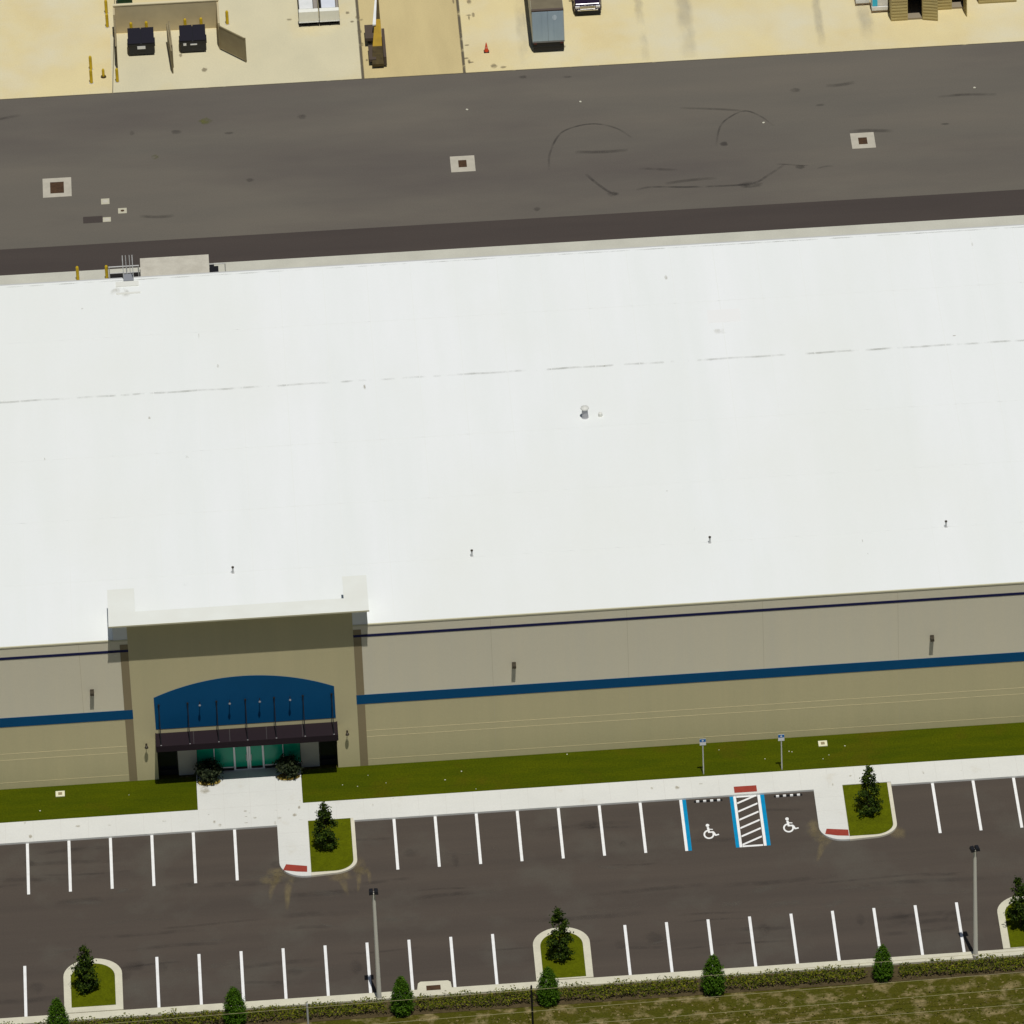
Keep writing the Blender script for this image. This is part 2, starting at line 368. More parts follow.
# pale slab in front of the bin enclosure, and the dirty joints
struct('concrete_pad', MB().sheet(rect(7.7, 15.895, 92.06, 100.3), 0.004), M['conc_yard_b'], cy_)
jd = MB()
for x in (26.37, 33.96):
    jd.ribbon([(x, 92.1 + i * .6) for i in range(24)], 0.27, 0.008, fade=False)
for x in (7.72,): jd.ribbon([(x + 0.02 * i, 92.1 + i * .6) for i in range(24)], 0.07, 0.008, fade=False)
jd.ribbon([(XL + i * 5, 92.07) for i in range(40)], 0.14, 0.009, fade=False)
struct('joint_dirt', jd, M['yard_joint'], cy_)
st = MB()
for i in range(16):
    st.blot(random.choice([26.7, 34.2, 34.5]) + random.gauss(0, .35), random.uniform(93, 104), random.uniform(.08, .3), random.uniform(.1, .5), 0.010)
for x, y in ((36.2, 92.8), (36.9, 92.6), (41.5, 95.0), (12.9, 96.8), (14.6, 94.6), (21.2, 101), (25.6, 101.5), (25.9, 100.2)):
    st.blot(x, y, random.uniform(.12, .3), random.uniform(.15, .4), 0.010)
struct('dirt_spots', st, M['soft_spot'], cy_)
gs = MB()
for x in (38.6, 47.6, 50.9, 61.0, 64.5):
    gs.ribbon([(x + random.gauss(0, .05), 92.4 + i * .9) for i in range(13)], random.uniform(.7, 1.6), 0.0065)
struct('tyre_tracks', gs, stain_mat('grey_tracks', (0.42, 0.40, 0.33), 0.38, .5, (1, .4, 1), .35, .7), cy_)

# tyre marks on the truck yard
tm = MB()
def spline(pts, n=40):
    out = []
    for k in range(len(pts) - 1):
        p0 = Vector(pts[max(0, k - 1)]); p1 = Vector(pts[k]); p2 = Vector(pts[k + 1]); p3 = Vector(pts[min(len(pts) - 1, k + 2)])
        m_ = max(3, n // (len(pts) - 1))
        for i in range(m_):
            t = i / m_
            q = 0.5 * ((2 * p1) + (p2 - p0) * t + (2 * p0 - 5 * p1 + 4 * p2 - p3) * t * t + (3 * p1 - p0 - 3 * p2 + p3) * t ** 3)
            out.append((q.x, q.y))
    out.append(tuple(pts[-1])); return out
def G(x, y, z=0.0):
    d = MR.transposed() @ Vector(((x - 512 - CX) / FPX, -(y - 512 - CY) / FPX, 1.0))
    t = (z - CAM.z) / d.z; p = CAM + d * t
    return (p.x, p.y)
loop1 = [G(*p) for p in ((549, 170), (550, 153), (560, 134), (578, 126), (598, 124), (618, 129), (632, 138))]
tm.ribbon(spline(loop1), 0.22, 0.006)
tm.ribbon(spline([G(*p) for p in ((586, 174), (595, 182), (606, 190), (616, 195))], 16), 0.30, 0.006)
tm.ribbon(spline([G(*p) for p in ((636, 190), (652, 187), (690, 187), (740, 185), (757, 182), (770, 174), (784, 165))]), 0.30, 0.006)
tm.ribbon(spline([G(*p) for p in ((716, 146), (720, 127), (730, 117), (745, 111), (760, 116), (774, 126))]), 0.20, 0.006)
tm.blot(*G(613, 194), .5, .4, 0.007); tm.blot(*G(751, 185), 1.0, .5, 0.007); tm.blot(*G(724, 144), .35, .4, 0.007)
struct('tyre_marks', tm, M['skid'], yard)
ts = MB()
ts.ribbon(spline([G(*p) for p in ((680, 108), (716, 109), (745, 111))], 16), 0.35, 0.005)
ts.ribbon(spline([G(*p) for p in ((575, 152), (602, 152), (628, 150))], 16), 0.5, 0.005)
for i in range(9):
    x, y = random.uniform(-5, 78), random.uniform(74, 91); l = random.uniform(1, 5)
    ts.ribbon([(x + l * t / 8, y + .25 * math.sin(t * .3 + i)) for t in range(9)], random.uniform(.15, .6), 0.005)
for x, y in ((132, 133), (176, 132), (229, 133), (302, 117), (250, 180), (523, 77), (567, 77), (537, 209), (800, 167), (795, 90), (820, 105), (945, 124)):
    ts.blot(*G(x, y), random.uniform(.2, .5), random.uniform(.15, .4), 0.005)
struct('faint_tyre_marks', ts, M['skid_soft'], yard)
ms = MB(); ms.blot(*G(205, 121), .55, .5, 0.007); ms.blot(*G(155, 157), .3, .35, .007)
struct('moss_patches', ms, M['moss'], yard)
struct('asphalt_patch', MB().sheet([G(*p) for p in ((83, 217), (102.5, 215.8), (102.5, 222.4), (83.3, 223.6))], 0.005), M['asphalt_dark'], yard)

# parking lot wear
wear = MB()
for i in range(46):
    x, y = random.uniform(-6, 70), random.uniform(-17.5, -1); l = random.uniform(2, 9)
    wear.ribbon([(x + l * t / 8, y + .12 * math.sin(t * .5 + i)) for t in range(9)], random.uniform(.2, .7), 0.003)
for i in range(22):
    x, y = random.uniform(-4, 68), random.choice([random.uniform(-5, -1), random.uniform(-17.5, -14)])
    wear.blot(x, y, random.uniform(.3, .9), random.uniform(.4, 1.0), 0.003)
struct('tyre_wear', wear, stain_mat('lot_wear', (0.050, 0.042, 0.036), 0.30, .9, (1, 1, 1), .3, .7), parking)
wl = MB()
for i in range(26):
    x, y = random.uniform(-4, 68), random.uniform(-16, -3); l = random.uniform(1.5, 6)
    wl.ribbon([(x + l * t / 8, y + .3 * math.sin(t * .35 + i)) for t in range(9)], random.uniform(.15, .8), 0.0035)
struct('dust_streaks', wl, stain_mat('lot_dust', (0.135, 0.12, 0.095), 0.50, .9, (1, 1, 1), .35, .75), parking)
sd = MB()
for pts, w0, w1 in ((((281, 872), (273, 885), (270, 900)), .9, .2), (((290, 876), (288, 890), (287, 910)), .9, .25), (((338, 873), (344, 884), (348, 897)), .9, .2),
                    (((357, 868), (359, 880), (358, 892)), .6, .15), (((358, 867), (368, 872), (370, 884)), .6, .2), (((828, 838), (822, 848), (817, 862)), 1.1, .15)):
    sd.ribbon(spline([G(*p) for p in pts], 14), w0, 0.0045, w1)
for x, y, rx, ry in ((281, 873, 1.2, .7), (340, 876, 1.2, .6), (358, 865, .7, .9), (822, 836, .9, .8), (270, 880, .9, .6), (815, 828, .7, 1.2), (362, 870, .7, .6), (897, 833, .7, .8)):
    sd.blot(*G(x, y), rx, ry, 0.0045)
struct('sand_streaks', sd, M['sand'], parking)

# ------------------------------------------------------------------ pavement with its two walkway tongues
KZ = 0.14
walk = [(XL, 0.04), (16.55, 0.04), (16.55, -4.1)] + arc(18.3, -4.1, 1.75, 1.62, 180, 268, 9)[1:] + [(18.60, -5.72), (18.60, 0.3), (21.62, 0.3), (21.62, 0.04), (52.45, 0.04),
        (52.45, -4.15)] + arc(54.1, -4.15, 1.65, 1.54, 180, 268, 9)[1:] + [(54.40, -5.69), (54.40, 0.35), (57.68, 0.35), (57.68, 0.04), (XR, 0.04), (XR, 2.32), (18.35, 2.32), (18.35, 6.6), (11.36, 6.6), (11.36, 2.32), (XL, 2.32)]
pv = struct('pavement', MB().prism(walk, -0.02, KZ), M['walk'])
jt = MB()
for i in range(-6, 60):
    x = i * 1.83 + .4
    if 12 < x < 17.8: continue
    jt.box(x, x + .02, .06, 2.30, KZ, KZ + .003)
for x, y0, y1 in ((14.85, .1, 6.0), (13.1, .1, 5.4), (16.6, .1, 5.4)): jt.box(x, x + .02, y0, y1, KZ, KZ + .003)
for y in (2.32, 3.9, 5.35): jt.box(11.5, 18.2, y, y + .02, KZ, KZ + .003)
for x0, x1 in ((16.6, 18.5), (52.5, 54.3)):
    for y in (-3.9, -2.4, -0.9): jt.box(x0, x1, y, y + .02, KZ, KZ + .003)
struct('pavement_joints', jt, mat('walk_joint', (.60, .59, .54), .9), pv)
struct('warning_pad', MB().prism([(16.98, -4.32), (18.36, -4.66), (18.34, -5.30), (17.7, -5.2), (16.76, -4.95)], KZ, KZ + .012), M['red_pad'], pv)
struct('warning_pad', MB().prism([(52.94, -4.40), (54.37, -4.66), (54.36, -5.33), (53.6, -5.22), (52.80, -4.96)], KZ, KZ + .012), M['red_pad'], pv)
struct('warning_pad', MB().prism(rect(47.14, 48.66, .24, .93), KZ, KZ + .012), M['red_pad'], pv)
db = MB()
for i in range(30):
    db.blot(random.choice([random.uniform(11.6, 18.2), random.uniform(-3, 66)]), random.uniform(.3, 2.2), random.uniform(.05, .2), random.uniform(.05, .25), KZ + .005)
for x, y, rx, ry in ((12.2, 5.1, .8, .35), (17.4, 5.1, .7, .35), (11.9, 4.5, .4, .5)): db.blot(x, y, rx, ry, KZ + .005)
struct('pavement_stains', db, stain_mat('walk_stain', (0.35, 0.30, 0.18), 0.5, 2, (1, 1, 1), .35, .65), pv)

def lawn(x0, x1, y0, y1):
    o = MB().prism(rect(x0, x1, y0, y1), -0.02, 0.125)
    g = o.build('lawn', M['lawn'])
    bl = MB()
    tag(g, None, None, kind='stuff')
    return g
lawn(XL, 11.355, 2.325, 6.05)
lawn(18.355, XR, 2.325, 6.05)

# ------------------------------------------------------------------ kerbed islands
def island_far(x0, x1, xb):
    """grass square between a walkway tongue and the bays; the kerb turns its outer corner"""
    e = 0.13
    outer = [(x0, .3), (x0, -5.72)] + arc(x1 - 1.4, -4.3, 1.4 + .25, 1.30, 270, 360, 10) + [(x1 + .25, .3)]
    inner = [(x0 + .01, .29), (x0 + .01, -5.36)] + arc(x1 - 1.3, -4.25, 1.3, 1.12, 270, 360, 10) + [(x1, .29)]
    k = struct('traffic_island', MB().prism(outer, -0.02, .135), M['kerb_pale'])
    g = MB().prism(inner, .12, .15).build('grass', M['lawn_isl'], k)
    return k
island_far(18.605, 21.44, 0); island_far(54.405, 57.42, 0)

def island_near(x0, x1, yb, yt, yi):
    kw = .47
    def shape(a, b, y0, top):
        c = (a + b) / 2; r = (b - a) / 2; ry = min(r, 1.75)
        return [(a, y0)] + [(b, y0)] + arc(c, top - ry, r, ry, 0, 180, 20)
    k = struct('traffic_island', MB().prism(shape(x0, x1, yb, yt), -0.02, .135), M['kerb'])
    MB().prism(shape(x0 + kw, x1 - kw, yi, yt - .55), .12, .15).build('grass', M['lawn_isl'], k)
    return k
island_near(2.12, 5.92, -18.62, -13.05, -18.1); island_near(32.72, 36.45, -18.62, -13.1, -18.5)
island_near(63.37, 67.2, -18.62, -13.0, -18.58)
kb = MB()
kb.prism(rect(XL, 24.95, -19.40, -18.70), -0.03, .13)
kb.prism([(24.95, -19.40), (27.2, -19.40), (27.2, -18.70), (27.16, -18.1), (27.0, -17.93), (25.2, -17.88), (25.03, -18.05), (24.95, -18.70)], -0.03, .131)
kb.prism(rect(27.2, XR, -19.40, -18.70), -0.03, .13)
kerb = struct('kerb', kb, M['kerb'])
struct('kerb_lip', MB().box(XL, XR, -18.698, -18.62, -.02, .02), M['kerb_pale'], kerb)
dr = MB().box(25.55, 26.48, -18.86, -18.36, .131, .15)
tag(MB().box(25.55, 26.48, -18.86, -18.36, .125, .150).build('drain_grate', M['rust'], bevel=.01), 'rusty brown grate set in the concrete bay of the near kerb', 'drain grate')

# ------------------------------------------------------------------ painted bay lines
LW = 0.19
def line(x, y0, y1, m='paint', w_=LW, z=0.0055):
    MB().sheet(rect(x - w_ / 2, x + w_ / 2, y0, y1), z).build('bay_line', M[m], parking)
P = 2.743
for k in range(-14, 6): line(k * P, -5.53, 0.03)
for k in range(0, 7): line(24.319 + k * P, -5.53, 0.03)
line(43.50, -5.62, 0.03)
line(43.70, -5.62, 0.03, 'paint_blue', .30, 0.0052)
for k in range(0, 20): line(60.464 + k * P, -5.53, 0.03)
for k in range(-12, 1): line(-0.369 + k * P, -18.62, -13.18)
for k in range(0, 9): line(8.21 + k * P, -18.62, -13.18)
for k in range(0, 9): line(38.854 + k * P, -18.62, -13.18)
for k in range(0, 15): line(70.2 + k * P, -18.62, -13.18)
# access aisle
line(46.91, -5.62, .03, 'paint_blue', .25, .0052); line(47.12, -5.62, .03, 'paint', .18)
line(48.97, -5.62, .03, 'paint_blue', .27, .0052); line(48.74, -5.62, .03, 'paint', .19)
hx = MB(); hx.sheet(rect(47.23, 48.60, -5.62, -5.44), .0056); hx.sheet(rect(47.23, 48.60, -.12, .03), .0056)
for i in range(6):
    yb = -5.45 + i * .92
    hx.sheet([(47.24, yb), (48.59, yb + .78), (48.59, yb + .97), (47.24, yb + .19)], .0057 + i * .00002)
hx.build('aisle_hatching', M['paint'], parking)
def access_symbol(cx, cy):
    mb = MB(); z = .0058
    def ring(x, y, ro, ri, a0, a1, sy=1.4, n=26):
        o = arc(x, y, ro, ro * sy, a0, a1, n); i = arc(x, y, ri, ri * sy, a0, a1, n)
        for k in range(n): mb.sheet([o[k], o[k + 1], i[k + 1], i[k]], z)
    ring(cx - .08, cy - .22, .36, .25, 100, 395)
    mb.sheet(arc(cx - .10, cy + .78, .12, .17, 0, 359, 14), z)
    mb.sheet([(cx - .17, cy + .58), (cx - .02, cy + .58), (cx + .02, cy - .02), (cx - .12, cy - .02)], z + .0003)
    mb.sheet([(cx - .12, cy + .10), (cx + .26, cy + .10), (cx + .26, cy - .06), (cx - .12, cy - .06)], z + .0006)
    mb.sheet([(cx + .18, cy + .03), (cx + .30, cy + .03), (cx + .44, cy - .42), (cx + .31, cy - .42)], z + .0009)
    mb.sheet([(cx + .31, cy - .42), (cx + .40, cy - .28), (cx + .58, cy - .22), (cx + .60, cy - .36)], z + .0012)
    mb.sheet([(cx - .04, cy + .40), (cx + .22, cy + .34), (cx + .22, cy + .24), (cx - .04, cy + .29)], z + .0015)
    mb.build('access_symbol', M['paint'], parking)
access_symbol(45.18, -3.75); access_symbol(50.52, -3.62)

def wheel_stop(x0, label):
    t = thing('wheel_stop', label, 'wheel stop', (x0, -.30, 0), 'wheel stops in the accessible bays')
    MB().extrude_x([(-.07, 0), (.07, 0), (.05, .09), (-.05, .09)], 0, 1.9).build('bar', M['paint_black'], t)
    for k in range(4):
        MB().extrude_x([(-.075, .002), (.075, .002), (.054, .095), (-.054, .095)], .14 + k * .47, .34 + k * .47).build('stripe', M['paint'], t)
wheel_stop(44.38, 'black and white striped wheel stop in the bay left of the hatched aisle')
wheel_stop(49.75, 'black and white striped wheel stop in the bay right of the hatched aisle')

# ------------------------------------------------------------------ warehouse
H, YF, YB, BL, BR = 11.84, 6.06, 49.4, -48.0, 118.0
wh = thing('warehouse', 'long beige warehouse with white flat roof, blue bands and arched blue entrance', 'warehouse', (0, 0, 0))
T = .30
TX0, TX1 = 7.45, 22.35
lo = MB()
lo.box(BL, 8.87, YF, YF + T, -.05, 5.6).box(20.88, BR, YF, YF + T, -.05, 5.6).box(8.87, 20.88, YF, YF + T, 3.05, 5.6)
lo.box(BL, BR, YB - T, YB, -.05, 5.6); lo.box(BL, BL + T, YF + T, YB - T, -.05, 5.6).box(BR - T, BR, YF + T, YB - T, -.05, 5.6)
lo.build('lower_wall', M['wall_lo'], wh)
up = MB()
up.box(BL, BR, YF, YF + T, 5.6, H - .12).box(BL, BR, YB - T, YB, 5.6, H - .12)
up.box(BL, BL + T, YF + T, YB - T, 5.6, H - .12).box(BR - T, BR, YF + T, YB - T, 5.6, H - .12)
up.build('upper_wall', M['wall_hi'], wh)
roof = MB().box(BL + .02, BR - .02, YF + .07, YB - .11, H - .12, H).build('roof', M['roof'], wh)
cp = MB().box(BL, TX0, YF - .03, YF + .07, H - .09, H + .015).box(TX1, BR, YF - .03, YF + .07, H - .09, H + .015).build('coping', M['coping'], wh)
MB().box(BL, BR, YB - .11, YB + .10, H - .16, H - .05).build('gutter', M['steel'], wh)
# grime on the ridge seam and small stains, parts of the roof
gm = MB()
gm.ribbon([(BL + 1 + i * 1.0, 34.82 + .03 * math.sin(i * 1.7)) for i in range(164)], .30, H + .004, fade=False)
gm.ribbon([(BL + 1 + i * 1.0, YB - .35) for i in range(164)], .16, H + .004, fade=False)  # thin grey line along the rear edge, painted as the gutter edge's shadow
gm.build('seam_grime_edge_shade', M['seam_grime_edge_shade'], roof)
sm_ = MB()
for i in range(17, 64):
    pass
for x in [i * 3.05 - 45 for i in range(53)]:
    sm_.box(x, x + .05, YF + .3, YB - .4, H, H + .006)
for y in (13.0, 20.2, 27.5, 42.0): sm_.box(BL + 1, BR - 1, y, y + .04, H + .001, H + .005)
sm_.build('roof_seams', mat('seam_weld', alb(232, 234, 229, 1.0), .6, spec=.2), roof)
rs = MB()
for i in range(18): rs.blot(random.uniform(-3, 72), random.uniform(9, 48), random.uniform(.04, .16), random.uniform(.05, .4), H + .007)
rs.blot(7.9, 47.6, .8, .8, H + .0075); rs.blot(49.6, 38.2, .9, .4, H + .0075)
rs.build('roof_stains', M['soft_dirt'], roof)['kind'] = 'stuff'
tag(None or MB().box(48.6, 50.9, 39.3, 40.9, H, H + .012).build('roof_patch', mat('roof_patch', alb(236, 236, 232), .6, spec=.2), roof), None, None)
# bands
MB().box(BL, 7.448, YF - .022, YF, 10.83, 11.03).build('navy_line', M['navy'], wh)
MB().box(22.352, BR, YF - .022, YF, 10.83, 11.03).build('navy_line', M['navy'], wh)
MB().box(BL, 7.46, YF - .024, YF, 5.29, 6.04).build('blue_band', M['blue'], wh)
MB().box(22.34, BR, YF - .024, YF, 5.29, 6.04).build('blue_band', M['blue'], wh)
for x0, x1, z0 in ((BL, 8.8, 3.02), (BL, 8.8, 2.5), (BL, 8.8, .62), (20.95, BR, 3.02), (20.95, BR, 2.5), (20.95, BR, .62)):
    MB().box(x0, x1, YF - .006, YF, z0, z0 + .035).build('wall_reveal', M['joint'], wh)
for i in range(-5, 13):
    x = 4.2 + i * 9.1
    if 6 < x < 23.5: continue
    MB().box(x, x + .02, YF - .003, YF, .13, H - .2).build('panel_joint', M['panel_joint'], wh)
# taupe pilasters either side of the tower
for x0 in (6.91, 22.36):
    MB().box(x0, x0 + .53, YF - .016, YF, .10, 5.288).build('pilaster', M['strip'], wh)
    MB().box(x0, x0 + .53, YF - .016, YF, 6.042, 10.828).box(x0, x0 + .53, YF - .016, YF, 11.032, 11.45).build('pilaster', M['strip'], wh)
# entrance tower
tw = MB()
tw.box(TX0, 8.87, YF - .02, YF - .001, .05, 13.649).box(20.88, TX1, YF - .02, YF - .001, .05, 13.649).box(8.87, 20.88, YF - .02, YF - .001, 3.05, 13.649)
tower = tw.build('entrance_tower', M['wall_lo'], wh)
wp = MB(); wp.box(6.5, TX0, YF, YF + .3, H + .016, 13.649).box(TX1, 23.35, YF, YF + .3, H + .016, 13.649).box(TX0, TX1, YF, YF + .3, H + .016, 13.649)
wp.box(6.5, 6.75, YF + .3, 9.2, H, 13.649).box(7.75, 7.99, YF + .3, 9.2, H, 13.649).box(21.93, 22.15, YF + .3, 9.0, H, 13.649).box(23.1, 23.35, YF + .3, 9.0, H, 13.649)
wp.box(6.75, 7.75, 8.9, 9.2, H, 13.649).box(22.15, 23.1, 8.7, 9.0, H, 13.649)
wp.build('parapet_return', M['white'], wh)
sb = MB().prism([(6.29, YF - 1.05), (23.48, YF - 1.05), (23.48, 9.05), (21.87, 9.05), (21.87, 6.55), (8.07, 6.55), (8.07, 9.22), (6.29, 9.22)], 13.65, 13.74)
slab = sb.build('tower_roof_slab', M['cap_cream'], wh)
MB().box(6.27, 23.50, YF - 1.07, YF - 1.051, 13.64, 13.75).build('fascia', M['coping'], slab)
# blue arch panel (segment arch), a little proud of the tower
ax0, ax1 = 8.90, 20.90; zb, zs, zt = 4.31, 6.93, 8.27
hw = (ax1 - ax0) / 2; rise = zt - zs; R_ = (hw * hw + rise * rise) / (2 * rise); cxa = (ax0 + ax1) / 2; cz = zt - R_
a_ = math.asin(hw / R_)
top = [(cxa + R_ * math.sin(a_ - 2 * a_ * i / 28), cz + R_ * math.cos(a_ - 2 * a_ * i / 28)) for i in range(29)]
prof = [(ax0, zb), (ax1, zb)] + top
ap = MB(); n = len(prof)
ap.add([(x, YF - .045, z) for x, z in prof] + [(x, YF - .0205, z) for x, z in prof],
       [tuple(range(n)), tuple(range(n, 2 * n))[::-1]] + [(i, n + i, n + (i + 1) % n, (i + 1) % n) for i in range(n)])
ap.build('arch_panel', M['blue'], tower)
# canopy on tie rods
CD = 1.50
cn = MB().box(8.90, 20.92, YF - CD, YF - .022, 3.86, 3.96)
cn.box(8.86, 20.96, YF - CD - .06, YF - CD, 3.52, 4.0).box(8.84, 8.90, YF - CD, YF - .022, 3.52, 4.0).box(20.92, 20.98, YF - CD, YF - .022, 3.52, 4.0)
canopy = cn.build('canopy', M['canopy'], wh)
for x in (11.35, 13.75, 16.2, 18.6):
    MB().box(x, x + .045, YF - CD, YF - .07, 3.96, 3.98).build('seam', mat('canopy_seam', (.05, .045, .045), .5), canopy)
for i in range(7):
    x = 9.2 + i * 1.917
    r = MB().tube((x, YF - .09, 6.35), (x, YF - CD + .05, 3.98), .030, n=8)
    r.lathe((x, YF - .12, 6.30), [(.07, 0), (.07, .1)], 8)
    rod = r.build('tie_rod', M['dark_metal'], canopy)
    MB().lathe((x, YF - CD + .05, 3.96), [(.05, 0), (.04, .05)], 8).build('rod_fixing', M['steel'], rod)
# small floodlights on the blue arch
for x, z in ((11.92, 6.38), (13.91, 6.36), (15.91, 6.36), (17.93, 6.34)):
    b = MB().tube((x, YF - .045, z - .02), (x, YF - .42, z + .03), .03, n=8)
    fl = b.build('floodlight', M['dark_metal'], tower)
    MB().lathe((x, YF - .44, z - .07), [(.07, 0), (.085, .05), (.04, .12)], 10).build('lamp_head', M['lamp_grey'], fl)
# sconces beside the entrance
for x in (8.20, 21.60):
    b = MB().box(x - .06, x + .06, YF - .07, YF - .02, 2.88, 3.18)
    b.tube((x, YF - .08, 3.12), (x, YF - .30, 3.14), .025, n=8)
    f = b.build('wall_sconce', M['bronze'], tower)
    MB().lathe((x, YF - .32, 2.98), [(.05, 0), (.13, .05), (.10, .17), (.03, .22)], 10).build('lamp_head', M['bronze'], f)
# wall packs
def wall_pack(x):
    b = MB().box(x - .13, x + .13, YF - .10, YF - .001, 7.62, 7.95)
    f = b.build('wall_light', M['bronze'], wh)
    MB().extrude_x([(YF - .10, 7.62), (YF - .10, 7.93), (YF - .38, 7.88), (YF - .43, 7.70)], x - .13, x + .13).build('lamp_hood', M['bronze'], f, bevel=.01)
for x in (-23.2, 4.87, 32.95, 61.08, 89.2): wall_pack(x)
# recessed shopfront
YR = YF + .42
rc = MB()
rc.box(8.60, 8.868, YF + .302, YR + .3, 0, 3.4).box(20.882, 21.15, YF + .302, YR + .3, 0, 3.4).box(8.868, 20.882, YF + .302, YR + .3, 3.06, 3.4)
sf = rc.build('shopfront', M['panel_grey'], wh)
for x0, x1 in ((10.22, 11.48), (18.42, 19.65)):
    MB().box(x0, x1, YR - .12, YR + .2, .10, 3.059).build('grey_panel', M['panel_grey'], sf)
for x0, x1 in ((8.90, 10.18), (19.69, 20.85)):
    g = MB().box(x0 + .06, x1 - .06, YR + .02, YR + .06, .55, 3.02).build('dark_window', M['glass_dark'], sf)
    fr = MB().box(x0, x1, YR - .05, YR + .08, .45, .545).box(x0, x0 + .055, YR - .05, YR + .08, .546, 3.05).box(x1 - .055, x1, YR - .05, YR + .08, .546, 3.05)
    fr.build('frame', M['dark_metal'], g)
    MB().box(x0, x1, YR, YR + .08, .10, .449).build('bulkhead', M['dark_metal'], sf)
gl = MB().box(11.5, 13.95, YR, YR + .03, .45, 3.05).box(15.95, 18.4, YR, YR + .03, .45, 3.05).box(13.95, 15.95, YR, YR + .03, 2.62, 3.05)
glass = gl.build('glazing', M['glass'], sf)
ml = MB()
for x in (12.65, 17.25): ml.box(x - .03, x + .03, YR - .06, YR - .001, .14, 3.05)
ml.box(11.49, 13.90, YR - .06, YR - .001, .41, .47).box(16.0, 18.41, YR - .06, YR - .001, .41, .47)
ml.box(13.90, 16.0, YR - .06, YR - .001, 2.54, 2.62)
ml.build('mullion', M['mullion'], glass)
MB().box(11.5, 13.9, YR, YR + .05, .12, .409).build('bulkhead', M['dark_metal'], sf)
MB().box(16.0, 18.4, YR, YR + .05, .12, .409).build('bulkhead', M['dark_metal'], sf)
for x0, x1, hs in ((13.93, 14.94, 1), (14.96, 15.97, -1)):
    d = MB().box(x0 + .12, x1 - .12, YR - .02, YR + .01, .42, 2.42).build('door', M['glass'], sf)
    fr = MB().box(x0, x0 + .12, YR - .05, YR + .03, .15, 2.53).box(x1 - .12, x1, YR - .05, YR + .03, .15, 2.53).box(x0 + .121, x1 - .121, YR - .05, YR + .03, 2.42, 2.53).box(x0 + .121, x1 - .121, YR - .05, YR + .03, .15, .24)
    fr.build('frame', M['mullion'], d)
    MB().box(x0 + .121, x1 - .121, YR - .04, YR + .02, .241, .419).build('kick_plate', M['dark_metal'], d)
    hx_ = x1 - .16 if hs > 0 else x0 + .16
    MB().tube((hx_, YR - .10, .95), (hx_, YR - .10, 1.45), .02, n=8).build('handle', M['steel'], d)
# roof pipes, mushroom vent and ladder
def roof_pipe(x, y, h=.45):
    p = MB().lathe((x, y, H), [(.11, 0), (.06, .05), (.06, h)], 10).build('vent_pipe', M['steel'], wh)
    MB().lathe((x, y, H + h), [(.09, 0), (.09, .06)], 10).build('cap', M['bronze'], p)
for x, y in ((30.68, 13.1), (46.71, 12.9), (62.74, 13.0), (14.66, 12.9)): roof_pipe(x, y)
v = MB().lathe((39.29, 28.7, H), [(.26, 0), (.22, .05), (.20, .75)], 14).build('roof_vent', mat('vent_sheet', (.42, .42, .43), .6), wh)
MB().lathe((39.29, 28.7, H + .72), [(.20, 0), (.30, .02), (.28, .10), (.10, .2)], 14).build('cap', mat('vent_cap', (.66, .66, .60), .5), v)
MB().lathe((40.35, 28.75, H), [(.16, 0), (.14, .22), (.05, .3)], 12).build('vent_pipe', M['membrane_patch'], wh)
lad = MB()
for x in (8.22, 8.44, 8.70, 8.90):
    lad.tube((x, YB + .45, 8.5), (x, YB + .45, 13.4), .025, n=6)
for k in range(12): lad.tube((8.22, YB + .45, 8.6 + k * .3), (8.90, YB + .45, 8.6 + k * .3), .018, n=6)
for x in (8.22, 8.9):
    lad.tube((x, YB + .45, 13.4), (x, YB - .25, 13.4), .025, n=6); lad.tube((x, YB - .25, 13.4), (x, YB - .25, H), .025, n=6)
    lad.tube((x, YB + .45, 12.4), (x, YB - .25, 12.4), .02, n=6)
lad.build('roof_ladder', M['steel'], wh)
MB().box(8.2, 8.92, YB - .5, YB + .35, H + .02, H + .06).build('ladder_step', mat('step_grey', (.25, .26, .28), .6), wh)
MB().box(7.65, 9.25, YB - 1.15, YB - .55, H, H + .05).build('walkway_pad', M['membrane_patch'], wh)
MB().box(7.65, 9.35, YB - 2.1, YB - 1.9, H, H + .03).build('walkway_pad', M['membrane_patch'], wh)

# ------------------------------------------------------------------ behind the warehouse
rp = thing('loading_ramp', 'pale concrete ramp platform beside the dark asphalt behind the white roof', 'ramp', (9.2, 65.4, 0))
MB().prism([(0, -3), (4.95, -3), (4.95, 2.35), (0, 2.35)], 0, 1.2).build('platform', M['conc_pad'], rp)
MB().box(4.96, 5.6, -2.5, 2.2, 0, .25).box(4.96, 5.3, -2.5, 2.2, .25, .5).build('steps', M['dark_metal'], rp)  # steps coloured near black to stand for the shadow on the stair
MB().tube((4.95, .9, 1.3), (6.1, .9, 1.3), .04).tube((6.1, .9, 0), (6.1, .9, 1.3), .04).build('rail', M['steel'], rp)
gr = thing('guardrail', 'grey pipe guardrail between yellow bollard and concrete ramp behind the roof', 'railing', (6.9, 66.9, 0))
MB().tube((0, 0, 1.15), (2.2, 0, 1.15), .05).tube((0, 0, .6), (2.2, 0, .6), .04).build('rail', M['steel'], gr)
for x in (.05, 1.3, 2.15): MB().tube((x, 0, 0), (x, 0, 1.15), .045).build('post', M['steel'], gr)
struct('pit_shade_sheet', MB().sheet(rect(6.95, 9.15, 63.0, 67.75), .006), M['container_dark'], yard)  # flat near-black sheet painted as the shadow below the rail, no real hollow

